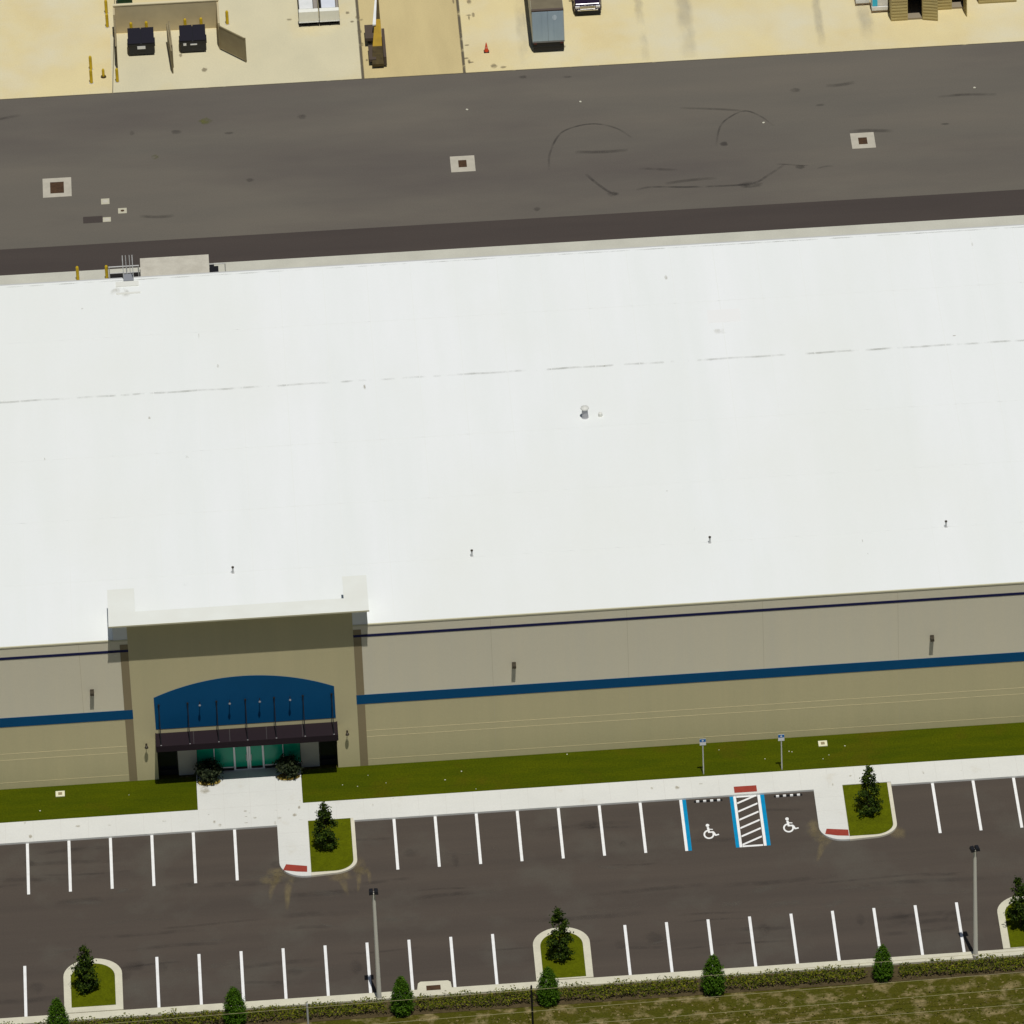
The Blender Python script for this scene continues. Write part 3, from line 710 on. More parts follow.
def bollard_proto(label):
    t = thing('bollard', label, 'bollard', (0, 0, 0), 'yellow steel bollards')
    MB().lathe((0, 0, 0), [(.115, 0), (.115, 1.05), (.105, 1.13), (.06, 1.19)], 14).build('post', M['yellow'], t, smooth=False)
    MB().lathe((0, 0, 0), [(.20, 0), (.18, .02)], 14).build('foot', M['conc_pad'], t)
    return t
spots = [((6.18, 93.66), 'yellow bollard nearest the asphalt, left of the bin enclosure, front one of a close pair'),
         ((6.18, 95.55), 'yellow bollard just behind the front bollard of the pair left of the bin enclosure'),
         ((8.11, 93.62), 'yellow bollard at the foot of the left gate of the bin enclosure'),
         ((7.54, 101.39), 'yellow bollard behind the left end of the enclosure, front one of a close pair'),
         ((7.51, 103.35), 'yellow bollard behind the left end of the enclosure, rear one of a close pair'),
         ((16.54, 100.86), 'yellow bollard just right of the enclosure back wall, above the open brown gate'),
         ((9.32, 99.95), 'yellow bollard behind the left dumpster, left of its two'),
         ((10.47, 99.97), 'yellow bollard behind the left dumpster, right of its two'),
         ((13.37, 100.05), 'yellow bollard behind the right dumpster, left of its two'),
         ((14.57, 100.06), 'yellow bollard behind the right dumpster, right of its two'),
         ((4.66, 67.2), 'yellow bollard at the rear roof edge, standing alone left of the guardrail'),
         ((6.75, 67.1), 'yellow bollard at the rear roof edge, at the left end of the guardrail')]
pb = None
for (x, y), lb in spots:
    if pb is None:
        pb = bollard_proto(lb); pb.location = (x, y, 0)
    else: dup(pb, (x, y, 0), 0, lb)
sbol = thing('bollard', 'short yellow bollard between the bollard pair and the left enclosure gate', 'bollard', (7.09, 94.4, 0))
MB().lathe((0, 0, 0), [(.10, 0), (.10, .62), (.06, .72)], 12).build('post', M['yellow'], sbol)
MB().lathe((0, 0, 0), [(.22, 0), (.18, .10)], 12).build('foot', M['machine_brown'], sbol)

# bin enclosure
en = thing('bin_enclosure', 'tan walled bin enclosure with brown gates swung open around two black dumpsters', 'bin enclosure', (8.2, 100.4, 0))
ew = MB().box(-.12, 7.75, 0, .2, 0, 2.42)
ew.build('back_wall', M['tan_wall'], en)
MB().box(-.16, 7.79, -.03, .23, 2.422, 2.50).build('wall_cap', mat('wall_cap', (.66, .58, .37), .85), en)
MB().box(-.16, -.02, -1.0, -.001, 0, 2.3).build('side_wall', M['tan_wall'], en)
MB().box(7.62, 7.76, -3.0, -.001, 0, 2.3).build('side_wall', M['tan_wall'], en)
def gate(x, y, l, ang, h=2.0):
    k, q = math.cos(ang), math.sin(ang)
    m_ = MB().box(0, l, -.03, .03, .12, h)
    m_.v = [(x + a * k - b * q, y + a * q + b * k, z) for a, b, z in m_.v]
    g = m_.build('gate', M['gate'], en)
    f = MB()
    for z in (.12, h - .1): f.box(0, l, -.05, .05, z, z + .08)
    f.box(0, .07, -.052, .052, .05, h + .03).box(l - .07, l, -.052, .052, .05, h + .03)
    f.v = [(x + a * k - b * q, y + a * q + b * k, z) for a, b, z in f.v]
    f.build('frame', M['gate'], g)
gate(-.06, -1.1, 3.9, math.radians(-90))
gate(3.82, -2.2, 3.9, math.radians(-86.5)); gate(3.98, -1.9, 3.4, math.radians(-88))
gate(7.70, -3.1, 2.75, math.radians(-47), 2.15)
# dumpsters
def dumpster(x, y, label, marks):
    t = thing('dumpster', label, 'dumpster', (x, y, 0), 'black dumpsters in the bin enclosure')
    w2, d = .95, 1.55
    MB().extrude_x([(.12, .15), (d, .15), (d, 1.52), (0, 1.16)], -w2, w2).build('body', M['bin'], t, bevel=.02)
    for sx in (-1, 1):
        MB().add([(sx * .03, -.04, 1.19), (sx * (w2 + .02), -.04, 1.19), (sx * (w2 + .02), d + .02, 1.56), (sx * .03, d + .02, 1.56),
                  (sx * .03, -.04, 1.25), (sx * (w2 + .02), -.04, 1.25), (sx * (w2 + .02), d + .02, 1.62), (sx * .03, d + .02, 1.62)],
                 [(0, 1, 2, 3), (4, 5, 6, 7), (0, 1, 5, 4), (1, 2, 6, 5), (2, 3, 7, 6), (3, 0, 4, 7)]).build('lid', M['lid'], t)
        MB().box(sx * (w2 + .02) - .06, sx * (w2 + .02) + .06, .25, 1.2, .75, .92).build('fork_pocket', M['bin'], t)
    for sx in (-.75, .75):
        for yy in (.3, 1.35): MB().tube((sx - .03, yy, .09), (sx + .03, yy, .09), .09, n=12).build('castor', M['rubber'], t)
    for a, b, z0, z1 in marks: MB().box(a, b, -.012, .02, z0, z1).build('label', M['label'], t)
    MB().box(-w2 - .03, w2 + .03, -.02, .06, 1.05, 1.15).build('rim', M['bin'], t)
dumpster(10.02, 96.9, 'black dumpster with one wide white label, left of the centre gate', [(-.30, .30, .70, .95)])
dumpster(13.88, 96.9, 'black dumpster with a small square and a thin white mark, right of the centre gate', [(-.72, -.50, .78, 1.0), (-.20, .30, .80, .90)])
gd = thing('dumpster', 'dark green bin behind the left end of the enclosure back wall', 'dumpster', (8.9, 103.0, 0))
MB().extrude_x([(.1, .1), (1.5, .1), (1.6, 1.5), (0, 1.3)], -.5, .6).build('body', M['bin_green'], gd, bevel=.02)
MB().add([(-.55, -.05, 1.33), (.65, -.05, 1.33), (.65, 1.65, 1.54), (-.55, 1.65, 1.54), (-.55, -.05, 1.38), (.65, -.05, 1.38), (.65, 1.65, 1.60), (-.55, 1.65, 1.60)],
         [(0, 1, 2, 3), (4, 5, 6, 7), (0, 1, 5, 4), (1, 2, 6, 5), (2, 3, 7, 6), (3, 0, 4, 7)]).build('lid', M['bin_green'], gd)

# wrapped loads on pallets
def pallet_load(x, y, wd, label, upper, ux0, ux1, group='white wrapped loads on dark pallets'):
    t = thing('pallet_load', label, 'pallet load', (x, y, 0), group)
    p = MB()
    for k in range(3): p.box(wd * k * .46, wd * k * .46 + wd * .08, 0, 4.7, 0, .10)
    for k in range(16): p.box(0, wd, k * .295, k * .295 + .2, .10, .14)
    p.build('pallet', M['container_dark'], t)
    for k in range(3): MB().box(wd * k * .44 + .02, wd * k * .44 + .14, .06, 4.6, .141, .36).build('bearer', M['container_dark'], t)
    MB().box(.02, wd - .03, .0, .45, .42, 1.32).build('load', M['cream'], t, bevel=.03)
    MB().box(.0, wd - .02, -.03, .5, .361, .419).build('tray', M['wrap'], t)
    MB().box(ux0, ux1, .46, 4.7, .40, 1.36).build('bundle', M[upper], t, bevel=.05)
    MB().box(ux1 + .04, wd - .06, .46, 4.4, .40, .95).build('post_stack', mat('grey_posts', (.30, .27, .23), .6), t)
pallet_load(21.9, 99.85, 1.52, 'bright white wrapped load on a dark pallet, left of the pair by the joint line', 'wrap', .08, 1.12)
pallet_load(23.46, 99.85, 1.52, 'bluish grey wrapped load on a dark pallet, right of the pair by the joint line', 'wrap_grey', .18, 1.25)
def sack_load(x, y, wd, label, cyan, zs=1.1):
    t = thing('pallet_load', label, 'pallet load', (x, y, 0), 'white goods on wooden pallets by the tan containers')
    p = MB()
    for k in range(3): p.box(wd * k * .45, wd * k * .45 + .12, 0, 1.1, 0, .11)
    for k in range(5): p.box(0, wd, k * .24, k * .24 + .16, .11, .16)
    p.build('pallet', M['wood'], t)
    MB().box(.03, wd - .03, .02, 1.1, .17, .55).build('load', M['wrap'], t, bevel=.05)
    MB().box(.06, wd - .05, .06, 1.05, .551, zs).build('load', M['wrap'], t, bevel=.06)
    if cyan: MB().box(.09, .48, .052, .062, .58, zs - .08).box(.09, .48, .2, .9, zs, zs + .006).build('print', M['cyan'], t)
sack_load(63.95, 98.4, 1.1, 'low white load with a dark base, left of the load with cyan print', False, .9)
sack_load(65.07, 97.25, 1.32, 'white load with cyan print on a wooden pallet beside the tan container', True, 1.7)

# traffic cone
tc_ = thing('traffic_cone', 'small orange traffic cone alone on the yellowish concrete', 'traffic cone', (35.76, 94.9, 0))
MB().box(-.20, .20, -.20, .20, 0, .05).build('base', M['rubber'], tc_)
MB().lathe((0, 0, .05), [(.17, 0), (.03, .75)], 14).build('cone', M['orange'], tc_)
MB().lathe((0, 0, .05), [(.121, .29), (.092, .42)], 14).build('collar', mat('cone_collar', (.62, .20, .15), .5), tc_)

# parked yellow machine beside the joint
mc = thing('conveyor', 'narrow yellow and brown conveyor with two dark panels at its left, by the joint line', 'machine', (27.55, 93.5, 0))
def slope(x0, x1, ya, za, yb, zb_, th, x0b=None, x1b=None):
    x0b = x0 if x0b is None else x0b; x1b = x1 if x1b is None else x1b
    return MB().add([(x0, ya, za), (x1, ya, za), (x1b, yb, zb_), (x0b, yb, zb_), (x0, ya, za + th), (x1, ya, za + th), (x1b, yb, zb_ + th), (x0b, yb, zb_ + th)],
                    [(0, 3, 2, 1), (4, 5, 6, 7), (0, 1, 5, 4), (1, 2, 6, 5), (2, 3, 7, 6), (3, 0, 4, 7)])
slope(-.42, .46, -.15, .2, 1.7, .62, .25, -.30, .46).build('hopper', M['machine_brown'], mc, bevel=.02)
slope(-.30, .42, 1.71, .62, 4.1, 1.55, .2, .02, .44).build('belt', M['machine_yellow'], mc, bevel=.02)
slope(.05, .42, 4.11, 1.55, 6.0, 2.25, .15, .26, .42).build('boom', M['machine_brown'], mc)
slope(-.18, .06, 3.4, 1.62, 5.6, 2.45, .10, .12, .26).build('white_pipe', M['wrap'], mc)
MB().box(.47, .68, .0, 4.0, .2, .95).build('side_rail', M['panel_brown'], mc)
MB().box(-.62, -.10, .25, 2.3, .40, .62).box(-.5, -.3, .8, 1.4, 0, .40).build('dark_panel', M['panel_brown'], mc)
MB().box(-.78, -.12, 2.9, 4.8, .60, .84).box(-.6, -.4, 3.5, 4.1, 0, .60).build('dark_panel', M['panel_brown'], mc)
for y0 in (.5, 2.6):
    for x in (-.24, .34): MB().tube((x - .08, y0, .22), (x + .08, y0, .22), .22, n=16).build('wheel', M['rubber'], mc)
MB().box(.28, .40, 6.0, 6.15, 2.1, 2.75).build('end_bracket', M['machine_yellow'], mc)

# semi-trailer seen from behind
tr = thing('trailer', 'box trailer with blue grey rear doors parked on the yellowish concrete', 'trailer', (39.22, 94.25, 0))
TW, TL = 2.42, 13.5
MB().box(0, TW, .06, TL, .98, 3.70).build('body', M['trailer_side'], tr)
MB().box(.02, TW - .02, .25, TL - .02, 3.702, 3.76).build('roof', M['trailer_roof'], tr)
MB().box(0, TW, .0, .24, 3.702, 3.80).build('rear_header', mat('header_dark', (.10, .075, .06), .7), tr)
for k in (0, 1):
    d = MB().box(.03 + k * 1.185, 1.205 + k * 1.185, .0, .055, 1.06, 3.66).build('rear_door', M['trailer_door'], tr, bevel=.01)
    MB().tube((k * .9 + .75, -.012, 1.1), (k * .9 + .75, -.012, 3.6), .010, n=6).build('lock_rod', M['trailer_door'], d)
dc = MB(); dc.add([(1.72 + .17 * math.cos(2 * PI * i / 16), -.012, 3.12 + .24 * math.sin(2 * PI * i / 16)) for i in range(16)], [tuple(range(16))])
dc.add([(1.72 + .17 * math.cos(2 * PI * i / 16), -.001, 3.12 + .24 * math.sin(2 * PI * i / 16)) for i in range(16)], [tuple(range(16))[::-1]])
dc.build('decal', mat('decal_pale', (.62, .72, .78), .5), tr)
MB().box(.06, TW - .06, .05, .12, .16, .95).box(.05, TW - .05, .02, .049, .50, .62).build('underride_bar_shade_panel', M['dark_metal'], tr)  # added full-width dark panel stands for undercarriage shade; second box is the bar
MB().box(.55, .75, .2, TL - .5, .70, .978).box(TW - .75, TW - .55, .2, TL - .5, .70, .978).build('chassis', M['dark_metal'], tr)
for y in (1.5, 2.75, 11.4):
    for x in (.02, TW - .58): MB().tube((x, y, .5), (x + .56, y, .5), .5, n=20).build('wheel', M['rubber'], tr)
for x in (.06, TW - .62): MB().box(x, x + .56, .75, .78, .12, .95).build('mud_flap', M['rubber'], tr)
for x in (.12, TW - .32): MB().box(x, x + .2, -.015, .06, .80, .92).build('tail_lamp', M['red_lens'], tr)
MB().box(0, TW, .0, .06, .93, 1.05).build('rear_sill', mat('sill_grey', (.20, .20, .20), .6), tr)

# dark car, chrome grille towards us
car = thing('car', 'dark purple black car with chrome grille parked right of the trailer', 'car', (42.60, 99.15, 0))
CW = 2.16
def car_section(y, zl, zh, win, cab):   # outline across the car at depth y
    return [(win, y, zl), (CW - win, y, zl), (CW - win * .6, y, zl + (zh - zl) * .55), (CW - win - cab, y, zh), (win + cab, y, zh), (win * .6, y, zl + (zh - zl) * .55)]
secs = [car_section(0, .42, .80, .16, .12), car_section(.18, .34, 1.0, .05, .10), car_section(1.4, .30, 1.12, .02, .10), car_section(1.75, .30, 1.14, .02, .10),
        car_section(2.6, .30, 1.72, .02, .28), car_section(3.9, .30, 1.76, .02, .28), car_section(4.6, .30, 1.30, .04, .22), car_section(4.85, .40, 1.0, .10, .18)]
cb = MB(); vs = [p for s_ in secs for p in s_]; fs = []
for k in range(len(secs) - 1):
    for i in range(6): fs.append((k * 6 + i, k * 6 + (i + 1) % 6, (k + 1) * 6 + (i + 1) % 6, (k + 1) * 6 + i))
fs += [tuple(range(6))[::-1], tuple(range((len(secs) - 1) * 6, len(secs) * 6))]
cb.add(vs, fs).build('body', M['car_paint'], car, bevel=.04)
gq = MB(); gq.box(.52, CW - .52, -.03, .02, .62, .90).build('grille', M['chrome'], car, bevel=.02)
g2 = MB()
for z in (.66, .74, .82): g2.box(.56, CW - .56, -.04, -.028, z, z + .03)
g2.build('grille_slots', M['rubber'], car)
MB().box(.30, CW - .30, -.08, .10, .50, .60).build('bumper', M['chrome'], car, bevel=.03)
MB().box(.10, CW - .10, -.06, .12, .18, .495).build('lower_bumper', M['rubber'], car, bevel=.02)
for x in (.14, CW - .48): MB().box(x, x + .34, -.02, .10, .70, .88).build('headlight', M['lamp_lens'], car, bevel=.02)
for y in (.95, 3.85):
    for x in (.0, CW - .24): MB().tube((x, y, .43), (x + .24, y, .43), .36, n=20).build('wheel', M['rubber'], car)
ws = MB().add([(.16, 1.74, 1.165), (CW - .16, 1.74, 1.165), (CW - .34, 2.55, 1.70), (.34, 2.55, 1.70)], [(0, 1, 2, 3)]); ws.build('windscreen', M['glass_dark'], car)
for x in (-.16, CW - .02): MB().box(x, x + .18, 1.85, 1.98, 1.08, 1.24).build('mirror', M['car_paint'], car, bevel=.02)

# tan site containers with open doors
def container(x, y, label, wd, leaf, open_x0, open_x1, ang, ln, length=6.0, h=2.55):
    t = thing('container', label, 'container', (x, y, 0), 'tan storage containers')
    b = MB(); b.box(0, .06, 0, length, .0, h).box(wd - .06, wd, 0, length, .0, h).box(.061, wd - .061, length - .06, length, 0, h).box(0, wd, 0, length, h, h + .05)
    b.build('shell', M['container'], t)
    MB().box(.061, wd - .061, .0, length - .061, .0, .16).build('floor', M['plank'], t)
    MB().box(.062, .075, .05, length - .07, .161, h - .01).box(wd - .075, wd - .062, .05, length - .07, .161, h - .01).box(.08, wd - .08, length - .09, length - .065, .161, h - .01).build('lining', M['container_dark'], t)
    if leaf:
        l = MB().box(.0, open_x0, -.05, -.001, .0, h)
        for k in range(9): l.box(.05, open_x0 - .04, -.075, -.051, .12 + k * .27, .24 + k * .27)
        l.build('door', M['container'], t)
    if ang is not None:
        k, q = math.cos(ang), math.sin(ang)
        l = MB().box(0, ln, -.05, -.001, .03, h)
        for j in range(9): l.box(.05, ln - .04, -.075, -.051, .14 + j * .27, .26 + j * .27)
        l.v = [(open_x1 + a * k - c * q, -.06 + a * q + c * k, z) for a, c, z in l.v]
        l.build('door', M['container'], t)
    return t
container(66.45, 96.0, 'tan container with one door closed and its dark doorway open, right of the white loads', 2.42, True, 1.28, 2.40, math.radians(-14), 1.18)
container(70.05, 97.2, 'tan container set further back with a door leaf standing straight out', 2.1, True, 1.15, 2.08, math.radians(-84), 1.15)
cc = container(73.3, 97.75, 'tan container with closed front at the right edge of the yard', 2.9, True, 2.9, 2.9, None, 0)

# concrete collars with grates in the yard, small covers
def drain(x0, x1, y0, y1, gx0, gx1, gy0, gy1, label):
    t = thing('storm_drain', label, 'drain', ((x0 + x1) / 2, (y0 + y1) / 2, 0), 'square storm drains in the truck yard')
    ox, oy = (x0 + x1) / 2, (y0 + y1) / 2
    MB().box(x0 - ox, x1 - ox, y0 - oy, y1 - oy, -.02, .012).build('collar', mat('drain_collar', (.50, .46, .37), .9, (.43, .40, .32), (1, 1, 1), 1.5, .35, .65), t)
    g = MB(); g.box(gx0 - ox, gx1 - ox, gy0 - oy, gy1 - oy, .0121, .018)
    for k in range(7):
        xx = gx0 - ox + (gx1 - gx0) * (k + .5) / 7
        g.box(xx - .03, xx + .03, gy0 - oy + .03, gy1 - oy - .03, .0181, .035)
    g.build('grate', M['rust'], t)
drain(2.33, 4.42, 78.35, 80.9, 2.87, 3.87, 78.85, 80.35, 'large storm drain with reddish grate at the left end of the truck yard')
drain(32.26, 34.06, 78.57, 80.7, 32.84, 33.45, 79.18, 80.13, 'storm drain with small dark grate in the middle of the truck yard')
drain(61.98, 63.74, 78.6, 80.7, 62.52, 63.17, 79.14, 80.05, 'storm drain with square dark grate near the right end of the truck yard')
def cover(x0, x1, y0, y1, label, eye):
    t = thing('valve_cover', label, 'valve cover', ((x0 + x1) / 2, (y0 + y1) / 2, 0), 'small pale covers in the truck yard')
    a, b = (x1 - x0) / 2, (y1 - y0) / 2
    MB().box(-a, a, -b, b, -.02, .014).build('frame', mat('cover_pad', (.50, .47, .35), .9), t)
    MB().lathe((0, 0, .014), [(.14 if eye else .2, 0), (.12, .012)], 14).build('lid', M['rust'] if eye else M['conc_pad'], t)
cover(6.54, 7.15, 77.0, 77.75, 'plain pale cover nearest the large storm drain', False)
cover(7.75, 8.38, 75.65, 76.35, 'pale cover with a dark eye, rightmost of the three', True)
cover(6.62, 7.2, 74.65, 75.25, 'pale yellowish cover at the end of the dark asphalt patch', False)
def litter(name, x, y, z, s, label, group):
    mb = MB(); n = 7
    pts = [(s * random.uniform(.6, 1.2) * math.cos(2 * PI * i / n), s * random.uniform(.6, 1.2) * math.sin(2 * PI * i / n)) for i in range(n)]
    mb.prism(pts, 0, s * .5)
    tag(mb.build(name, M['scrap'], None, (x, y, z)), label, 'litter', group)
for (px, py), lb in (((467, 110), 'tiny white scrap on the truck yard behind the middle storm drain'), ((580.5, 102), 'tiny white scrap on the truck yard below the trailer'),
                     ((763.5, 123), 'tiny white scrap on the truck yard beside the faint curved tyre mark'), ((974.5, 88), 'tiny white scrap on the truck yard near the tan containers')):
    x, y = G(px, py); litter('litter_scrap', x, y, .006, .10, lb, 'white scraps on the truck yard')

# ------------------------------------------------------------------ front lawn details
def valve_box(x, y, label):
    t = thing('valve_box', label, 'valve box', (x, y, .125))
    MB().box(-.30, .30, -.30, .30, -.02, .05).build('frame', mat('box_pale', (.72, .70, .50), .8), t)
    MB().box(-.13, .13, -.14, .14, .0501, .07).build('lid', M['gate'], t)
valve_box(2.27, 5.1, 'pale square valve box in the grass left of the entrance')
valve_box(53.5, 5.1, 'pale square valve box in the grass right of the accessible parking signs')
for (px, py) in ((342.5, 785), (357.5, 786.5), (368, 775.5), (386, 783), (460, 760), (461.5, 771.5), (476, 789), (789, 751.5), (792, 752), (829, 755), (823, 759), (719, 750), (765, 759), (845, 746), (445, 780), (300, 801), (40, 811), (129, 795), (425, 758), (567, 754.5)):
    x, y = G(px, py, .125)
    if y > 5.95 or y < 2.4: continue
    litter('litter_scrap', x, y, .126, random.uniform(.03, .055), 'small white scrap of litter lying on the front lawn', 'white scraps on the front lawn')
def sign(x, y, label):
    t = thing('parking_sign', label, 'parking sign', (x, y, .10), 'accessible parking signs')
    MB().box(-.035, .035, -.03, .03, 0, 2.92).build('post', M['steel'], t)
    pl = MB().box(-.21, .21, -.052, -.032, 2.48, 3.0).build('sign_plate', M['label'], t)
    MB().box(-.205, .205, -.058, -.0525, 2.76, 2.995).build('blue_panel', M['sign_blue'], pl)
    s_ = MB()
    s_.add([(.04 + .07 * math.cos(k * PI / 6) - .04, -.061, 2.87 + .07 * math.sin(k * PI / 6)) for k in range(12)], [tuple(range(12))[::-1]])
    s_.build('access_symbol', M['label'], pl)
sign(45.24, 2.6, 'blue and white parking sign on grey post, left of the two in the lawn')
sign(50.52, 2.52, 'blue and white parking sign on grey post, right of the two, above the hatched aisle')

# lamp posts
def lamp_post(x, y, label, rz):
    t = thing('lamp_post', label, 'lamp post', (x, y, .1), 'parking lot lamp posts', rz)
    MB().lathe((0, 0, -.1), [(.20, 0), (.20, .35), (.16, .4)], 14).build('base', M['conc_pad'], t)
    MB().lathe((0, 0, .30), [(.155, 0), (.13, 4), (.105, 8.6)], 14).build('pole', M['pole'], t)
    MB().box(-.2, .2, -.04, .04, 8.85, 8.92).build('bracket', M['dark_metal'], t)
    for sx in (-1, 1):
        MB().add([(sx * .03, -.26, 8.92), (sx * .30, -.26, 8.88), (sx * .30, .26, 8.88), (sx * .03, .26, 8.92),
                  (sx * .05, -.2, 9.10), (sx * .27, -.2, 9.08), (sx * .27, .2, 9.08), (sx * .05, .2, 9.10)],
                 [(0, 1, 2, 3), (4, 5, 6, 7), (0, 1, 5, 4), (1, 2, 6, 5), (2, 3, 7, 6), (3, 0, 4, 7)]).build('lamp_head', M['dark_metal'], t)
lamp_post(22.46, -19.55, 'tall grey lamp post by the kerb inlet, left of the two', 0)
lamp_post(61.48, -19.3, 'tall grey lamp post near the right hand kerbed island, right of the two', .2)

# ------------------------------------------------------------------ planting
def crown_leaves(mb, h0, h1, prof, count, size, clumps, spread, rnd):
    """leaf faces gathered in clumps through the crown volume; prof(t) = radius"""
    cs = []
    while len(cs) < clumps:
        t = rnd.random(); z = h0 + (h1 - h0) * t
        r = prof(t)
        if rnd.random() > (r / .9) + .12: continue
        a = rnd.uniform(0, 2 * PI); q = r * math.sqrt(rnd.uniform(.25, 1.0)) * rnd.uniform(.8, 1.12)
        cs.append((q * math.cos(a), q * math.sin(a), z))
    for i in range(count):
        c = cs[i % clumps]
        p = Vector((c[0] + rnd.gauss(0, spread), c[1] + rnd.gauss(0, spread), max(h0 - .02, c[2] + rnd.gauss(0, spread * .9))))
        out = Vector((p.x, p.y, .45 + .3 * rnd.random())) + Vector((rnd.gauss(0, .5), rnd.gauss(0, .5), rnd.gauss(0, .4)))
        mb.leaf(p, out, size)

def holly(seed, h, r, label, loc, group='dark evergreen trees on the kerbed islands'):
    rnd = random.Random(seed)
    t = thing('evergreen_tree', label, 'tree', loc, group)
    tk = MB(); tk.tube((0, 0, -.05), (.02, .02, h * .5), .07, .045, 8); tk.tube((.02, .02, h * .5), (0, .0, h * .96), .045, .012, 8)
    for i in range(16):
        z = h * (.12 + .05 * i); a = i * 2.4; l = r * (.9 - .045 * i)
        tk.tube((0, 0, z), (l * math.cos(a), l * math.sin(a), z + .25), .022, .008, 5)
    tk.build('trunk', M['bark'], t)
    ph = rnd.uniform(0, 6)
    prof = lambda q: r * (1.0 - .55 * q - .35 * q ** 4) * (1 + .24 * math.sin(q * 17 + ph)) * min(1, .55 + 4 * q)
    mb = MB(); crown_leaves(mb, .22, h, prof, 3200, .16, 70, .115, rnd)
    mb.build('crown', M['leaf_dark'], t)
    return t
holly(1, 3.6, .82, 'dark evergreen tree on the grass island right of the entrance walkway', (19.66, -2.75, .14))
holly(2, 3.65, .84, 'dark evergreen tree on the grass island right of the accessible bays', (55.9, -2.85, .14))
holly(3, 3.7, .82, 'dark evergreen tree on the kerbed island at the lower left', (3.64, -16.3, .14))
holly(4, 4.05, .84, 'dark evergreen tree on the kerbed island in the middle of the near row', (34.4, -16.4, .14))
holly(5, 3.95, 1.05, 'dark evergreen tree on the kerbed island at the right edge', (64.75, -16.4, .14))

def cone_shrub(seed, h, r):
    rnd = random.Random(seed)
    t = thing('cone_shrub', '', 'shrub', (0, 0, 0), 'clipped cone shrubs along the hedge')
    MB().tube((0, 0, -.05), (0, 0, h * .8), .05, .015, 8).build('trunk', M['bark'], t)
    prof = lambda q: r * (1 - q ** 2.0) ** .62 * min(1, .72 + 1.3 * q)
    mb = MB(); crown_leaves(mb, .08, h, prof, 9000, .10, 1000, .06, rnd)
    mb.build('crown', M['leaf_cone'], t)
    return t
cone_spots = [((1.72, -20.6), 1.0, 'clipped green cone shrub at the lower left corner by the kerbed island'), ((13.1, -20.65), 1.0, 'clipped green cone shrub between the lower left island and the left lamp post'),
              ((23.9, -20.75), 1.0, 'clipped green cone shrub just right of the left lamp post'), ((33.4, -20.75), .98, 'clipped green cone shrub in front of the middle kerbed island'),
              ((44.15, -20.85), 1.02, 'clipped green cone shrub in the hedge gap between middle island and right lamp post'), ((55.25, -20.65), .92, 'clipped green cone shrub left of the right lamp post')]
proto = cone_shrub(11, 2.85, .80)
for i, ((x, y), s_, lb) in enumerate(cone_spots):
    o = proto if i == 0 else dup(proto, (0, 0, 0))
    o.location = (x, y, -.02); o.rotation_euler = (0, 0, i * 1.3); o.scale = (s_ * random.uniform(.95, 1.05), s_, s_); o['label'] = lb

def hedge(x0, x1, label):
    rnd = random.Random(int(x0 * 10) + 999)
    t = thing('hedge', label, 'hedge', ((x0 + x1) / 2, -20.30, -.02), 'low hedge sections along the near kerb')
    mb = MB(); L = x1 - x0
    n = int(L / .11)
    for i in range(n):
        for row in (-.42, .02, .42):
            cx_ = -L / 2 + (i + rnd.uniform(-.5, .5)) * .11; cy2 = row + rnd.gauss(0, .1)
            hh = .50 + .10 * math.sin((x0 + cx_) * 1.9) + rnd.gauss(0, .09)
            for k in range(9):
                p = (cx_ + rnd.gauss(0, .10), cy2 + rnd.gauss(0, .09), max(.03, hh - abs(rnd.gauss(0, .17))))
                mb.leaf(p, (rnd.gauss(0, .6), rnd.gauss(-.15, .6), 1.1), .13)
    mb.build('foliage', M['leaf_hedge'], t)
    st_ = MB()
    for i in range(int(L / .8)): st_.tube((-L / 2 + .4 + i * .8, 0, -.03), (-L / 2 + .4 + i * .8, .05, .4), .025, .012, 5)
    st_.build('stems', M['bark'], t)
for a, b, lb in ((-14, 1.0, 'low hedge section left of the corner cone shrub'), (2.6, 12.3, 'low yellow green hedge section in front of the lower left island'), (14.0, 23.0, 'low hedge section at the foot of the left lamp post'),
                 (24.9, 32.6, 'low hedge section behind the wire fence, left of the middle island'), (34.3, 43.3, 'low hedge section right of the middle island'),
                 (45.1, 54.2, 'low hedge section between the two right hand cone shrubs'), (56.4, 80.0, 'long low hedge section running past the right lamp post')):
    hedge(a, b, lb)

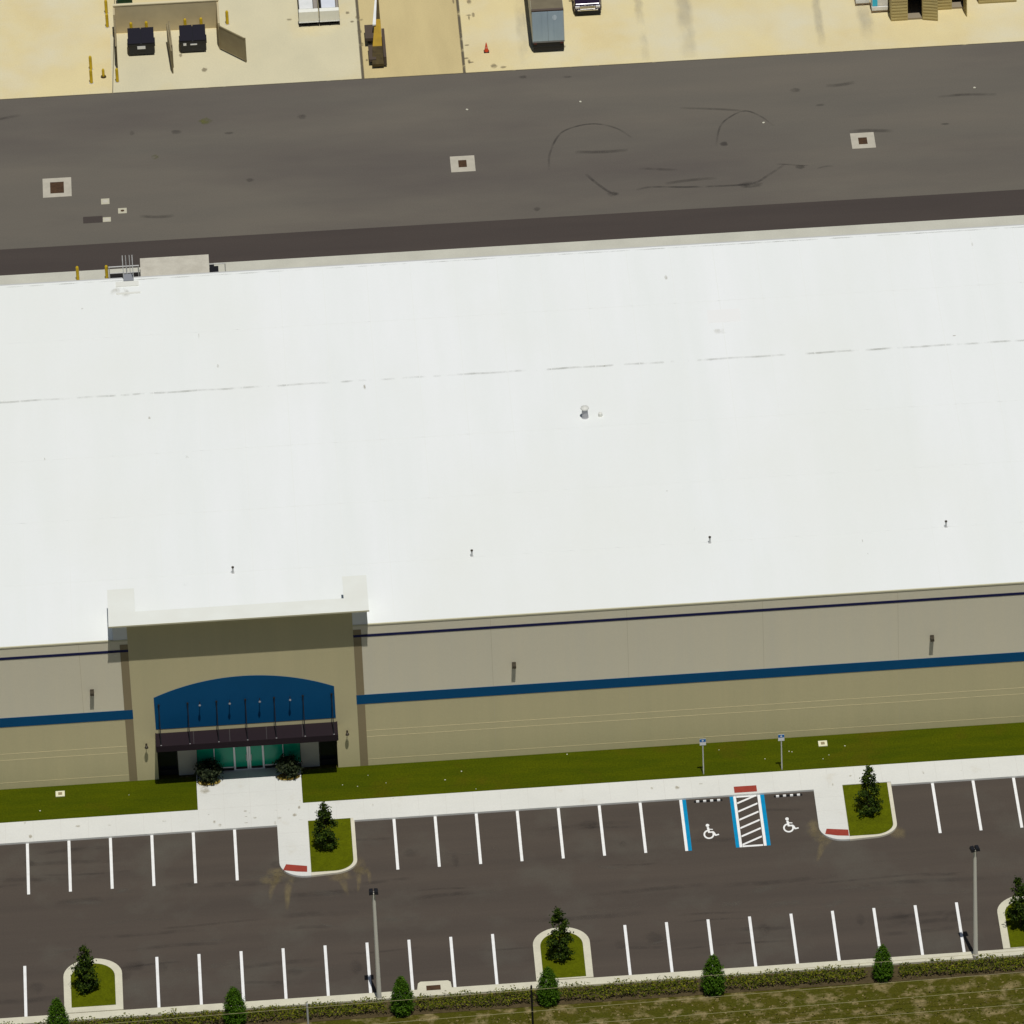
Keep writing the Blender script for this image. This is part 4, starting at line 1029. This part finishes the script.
# entrance shrubs
def entrance_shrub(x, y, label, seed):
    rnd = random.Random(seed)
    t = thing('entrance_shrub', label, 'shrub', (x, y, KZ), 'shrubs flanking the entrance doors')
    MB().lathe((0, 0, 0), [(.30, 0), (.40, .28), (.42, .43), (.38, .34)], 16).build('pot', M['panel_brown'], t)
    k = MB()
    for i in range(7):
        a = i * .9; k.tube((0, 0, .2), (.45 * math.cos(a), .3 * math.sin(a), 1.1), .02, .008, 5)
    k.build('trunk', M['bark'], t)
    mb = MB(); crown_leaves(mb, .25, 1.35, lambda q: .80 * math.sin(PI * min(1, .18 + .72 * q)) ** .7, 1700, .19, 50, .14, rnd)
    mb.build('crown', M['leaf_plant'], t)
    y2 = MB()
    for i in range(420):
        a = rnd.uniform(0, 2 * PI); q = math.sqrt(rnd.random()) * .62
        y2.leaf((q * 1.2 * math.cos(a), -.28 + q * .6 * math.sin(a), .03 + .08 * rnd.random()), (rnd.gauss(0, .4), rnd.gauss(0, .4), 1), .14)
    y2.build('ground_cover', M['leaf_yellow'], t)
entrance_shrub(12.2, 5.58, 'dark potted shrub left of the glass entrance doors', 21)
entrance_shrub(17.5, 5.58, 'dark potted shrub right of the glass entrance doors', 22)

# dry tussocks on the field, one mass
dg = MB(); rnd = random.Random(5)
for i in range(5200):
    x = rnd.uniform(-6, 72); y = -21.6 - 5.5 * rnd.random()
    mb_n = (rnd.gauss(0, .45), rnd.gauss(-.2, .45), 1)
    dg.leaf((x, y, rnd.uniform(-.026, .02)), mb_n, rnd.uniform(.08, .24))
tag(dg.build('dry_grass', M['leaf_dry']), None, None, kind='stuff')

# tall wire fence in the foreground
fn = thing('wire_fence', 'tall fence of thin horizontal wires on grey posts in front of the hedge', 'fence', (0, 0, 0))
fy = lambda x: -25.55 + (x - 17.6) * .0175
for x in (-19, 17.75, 32.15, 72.0, 108.0):
    MB().lathe((x, fy(x), -.05), [(.07, 0), (.065, 5.0), (.03, 5.1)], 10).build('post', M['steel'] if x != 32.15 else M['dark_metal'], fn)
for z in (4.72, 2.95, 1.60, .30):
    w_ = MB()
    xs = [-19 + i * 127 / 40 for i in range(41)]
    for a, b in zip(xs[:-1], xs[1:]): w_.tube((a, fy(a) - .07, z), (b, fy(b) - .07, z), 0.011, n=5)
    w_.build('wire', M['wire'], fn)
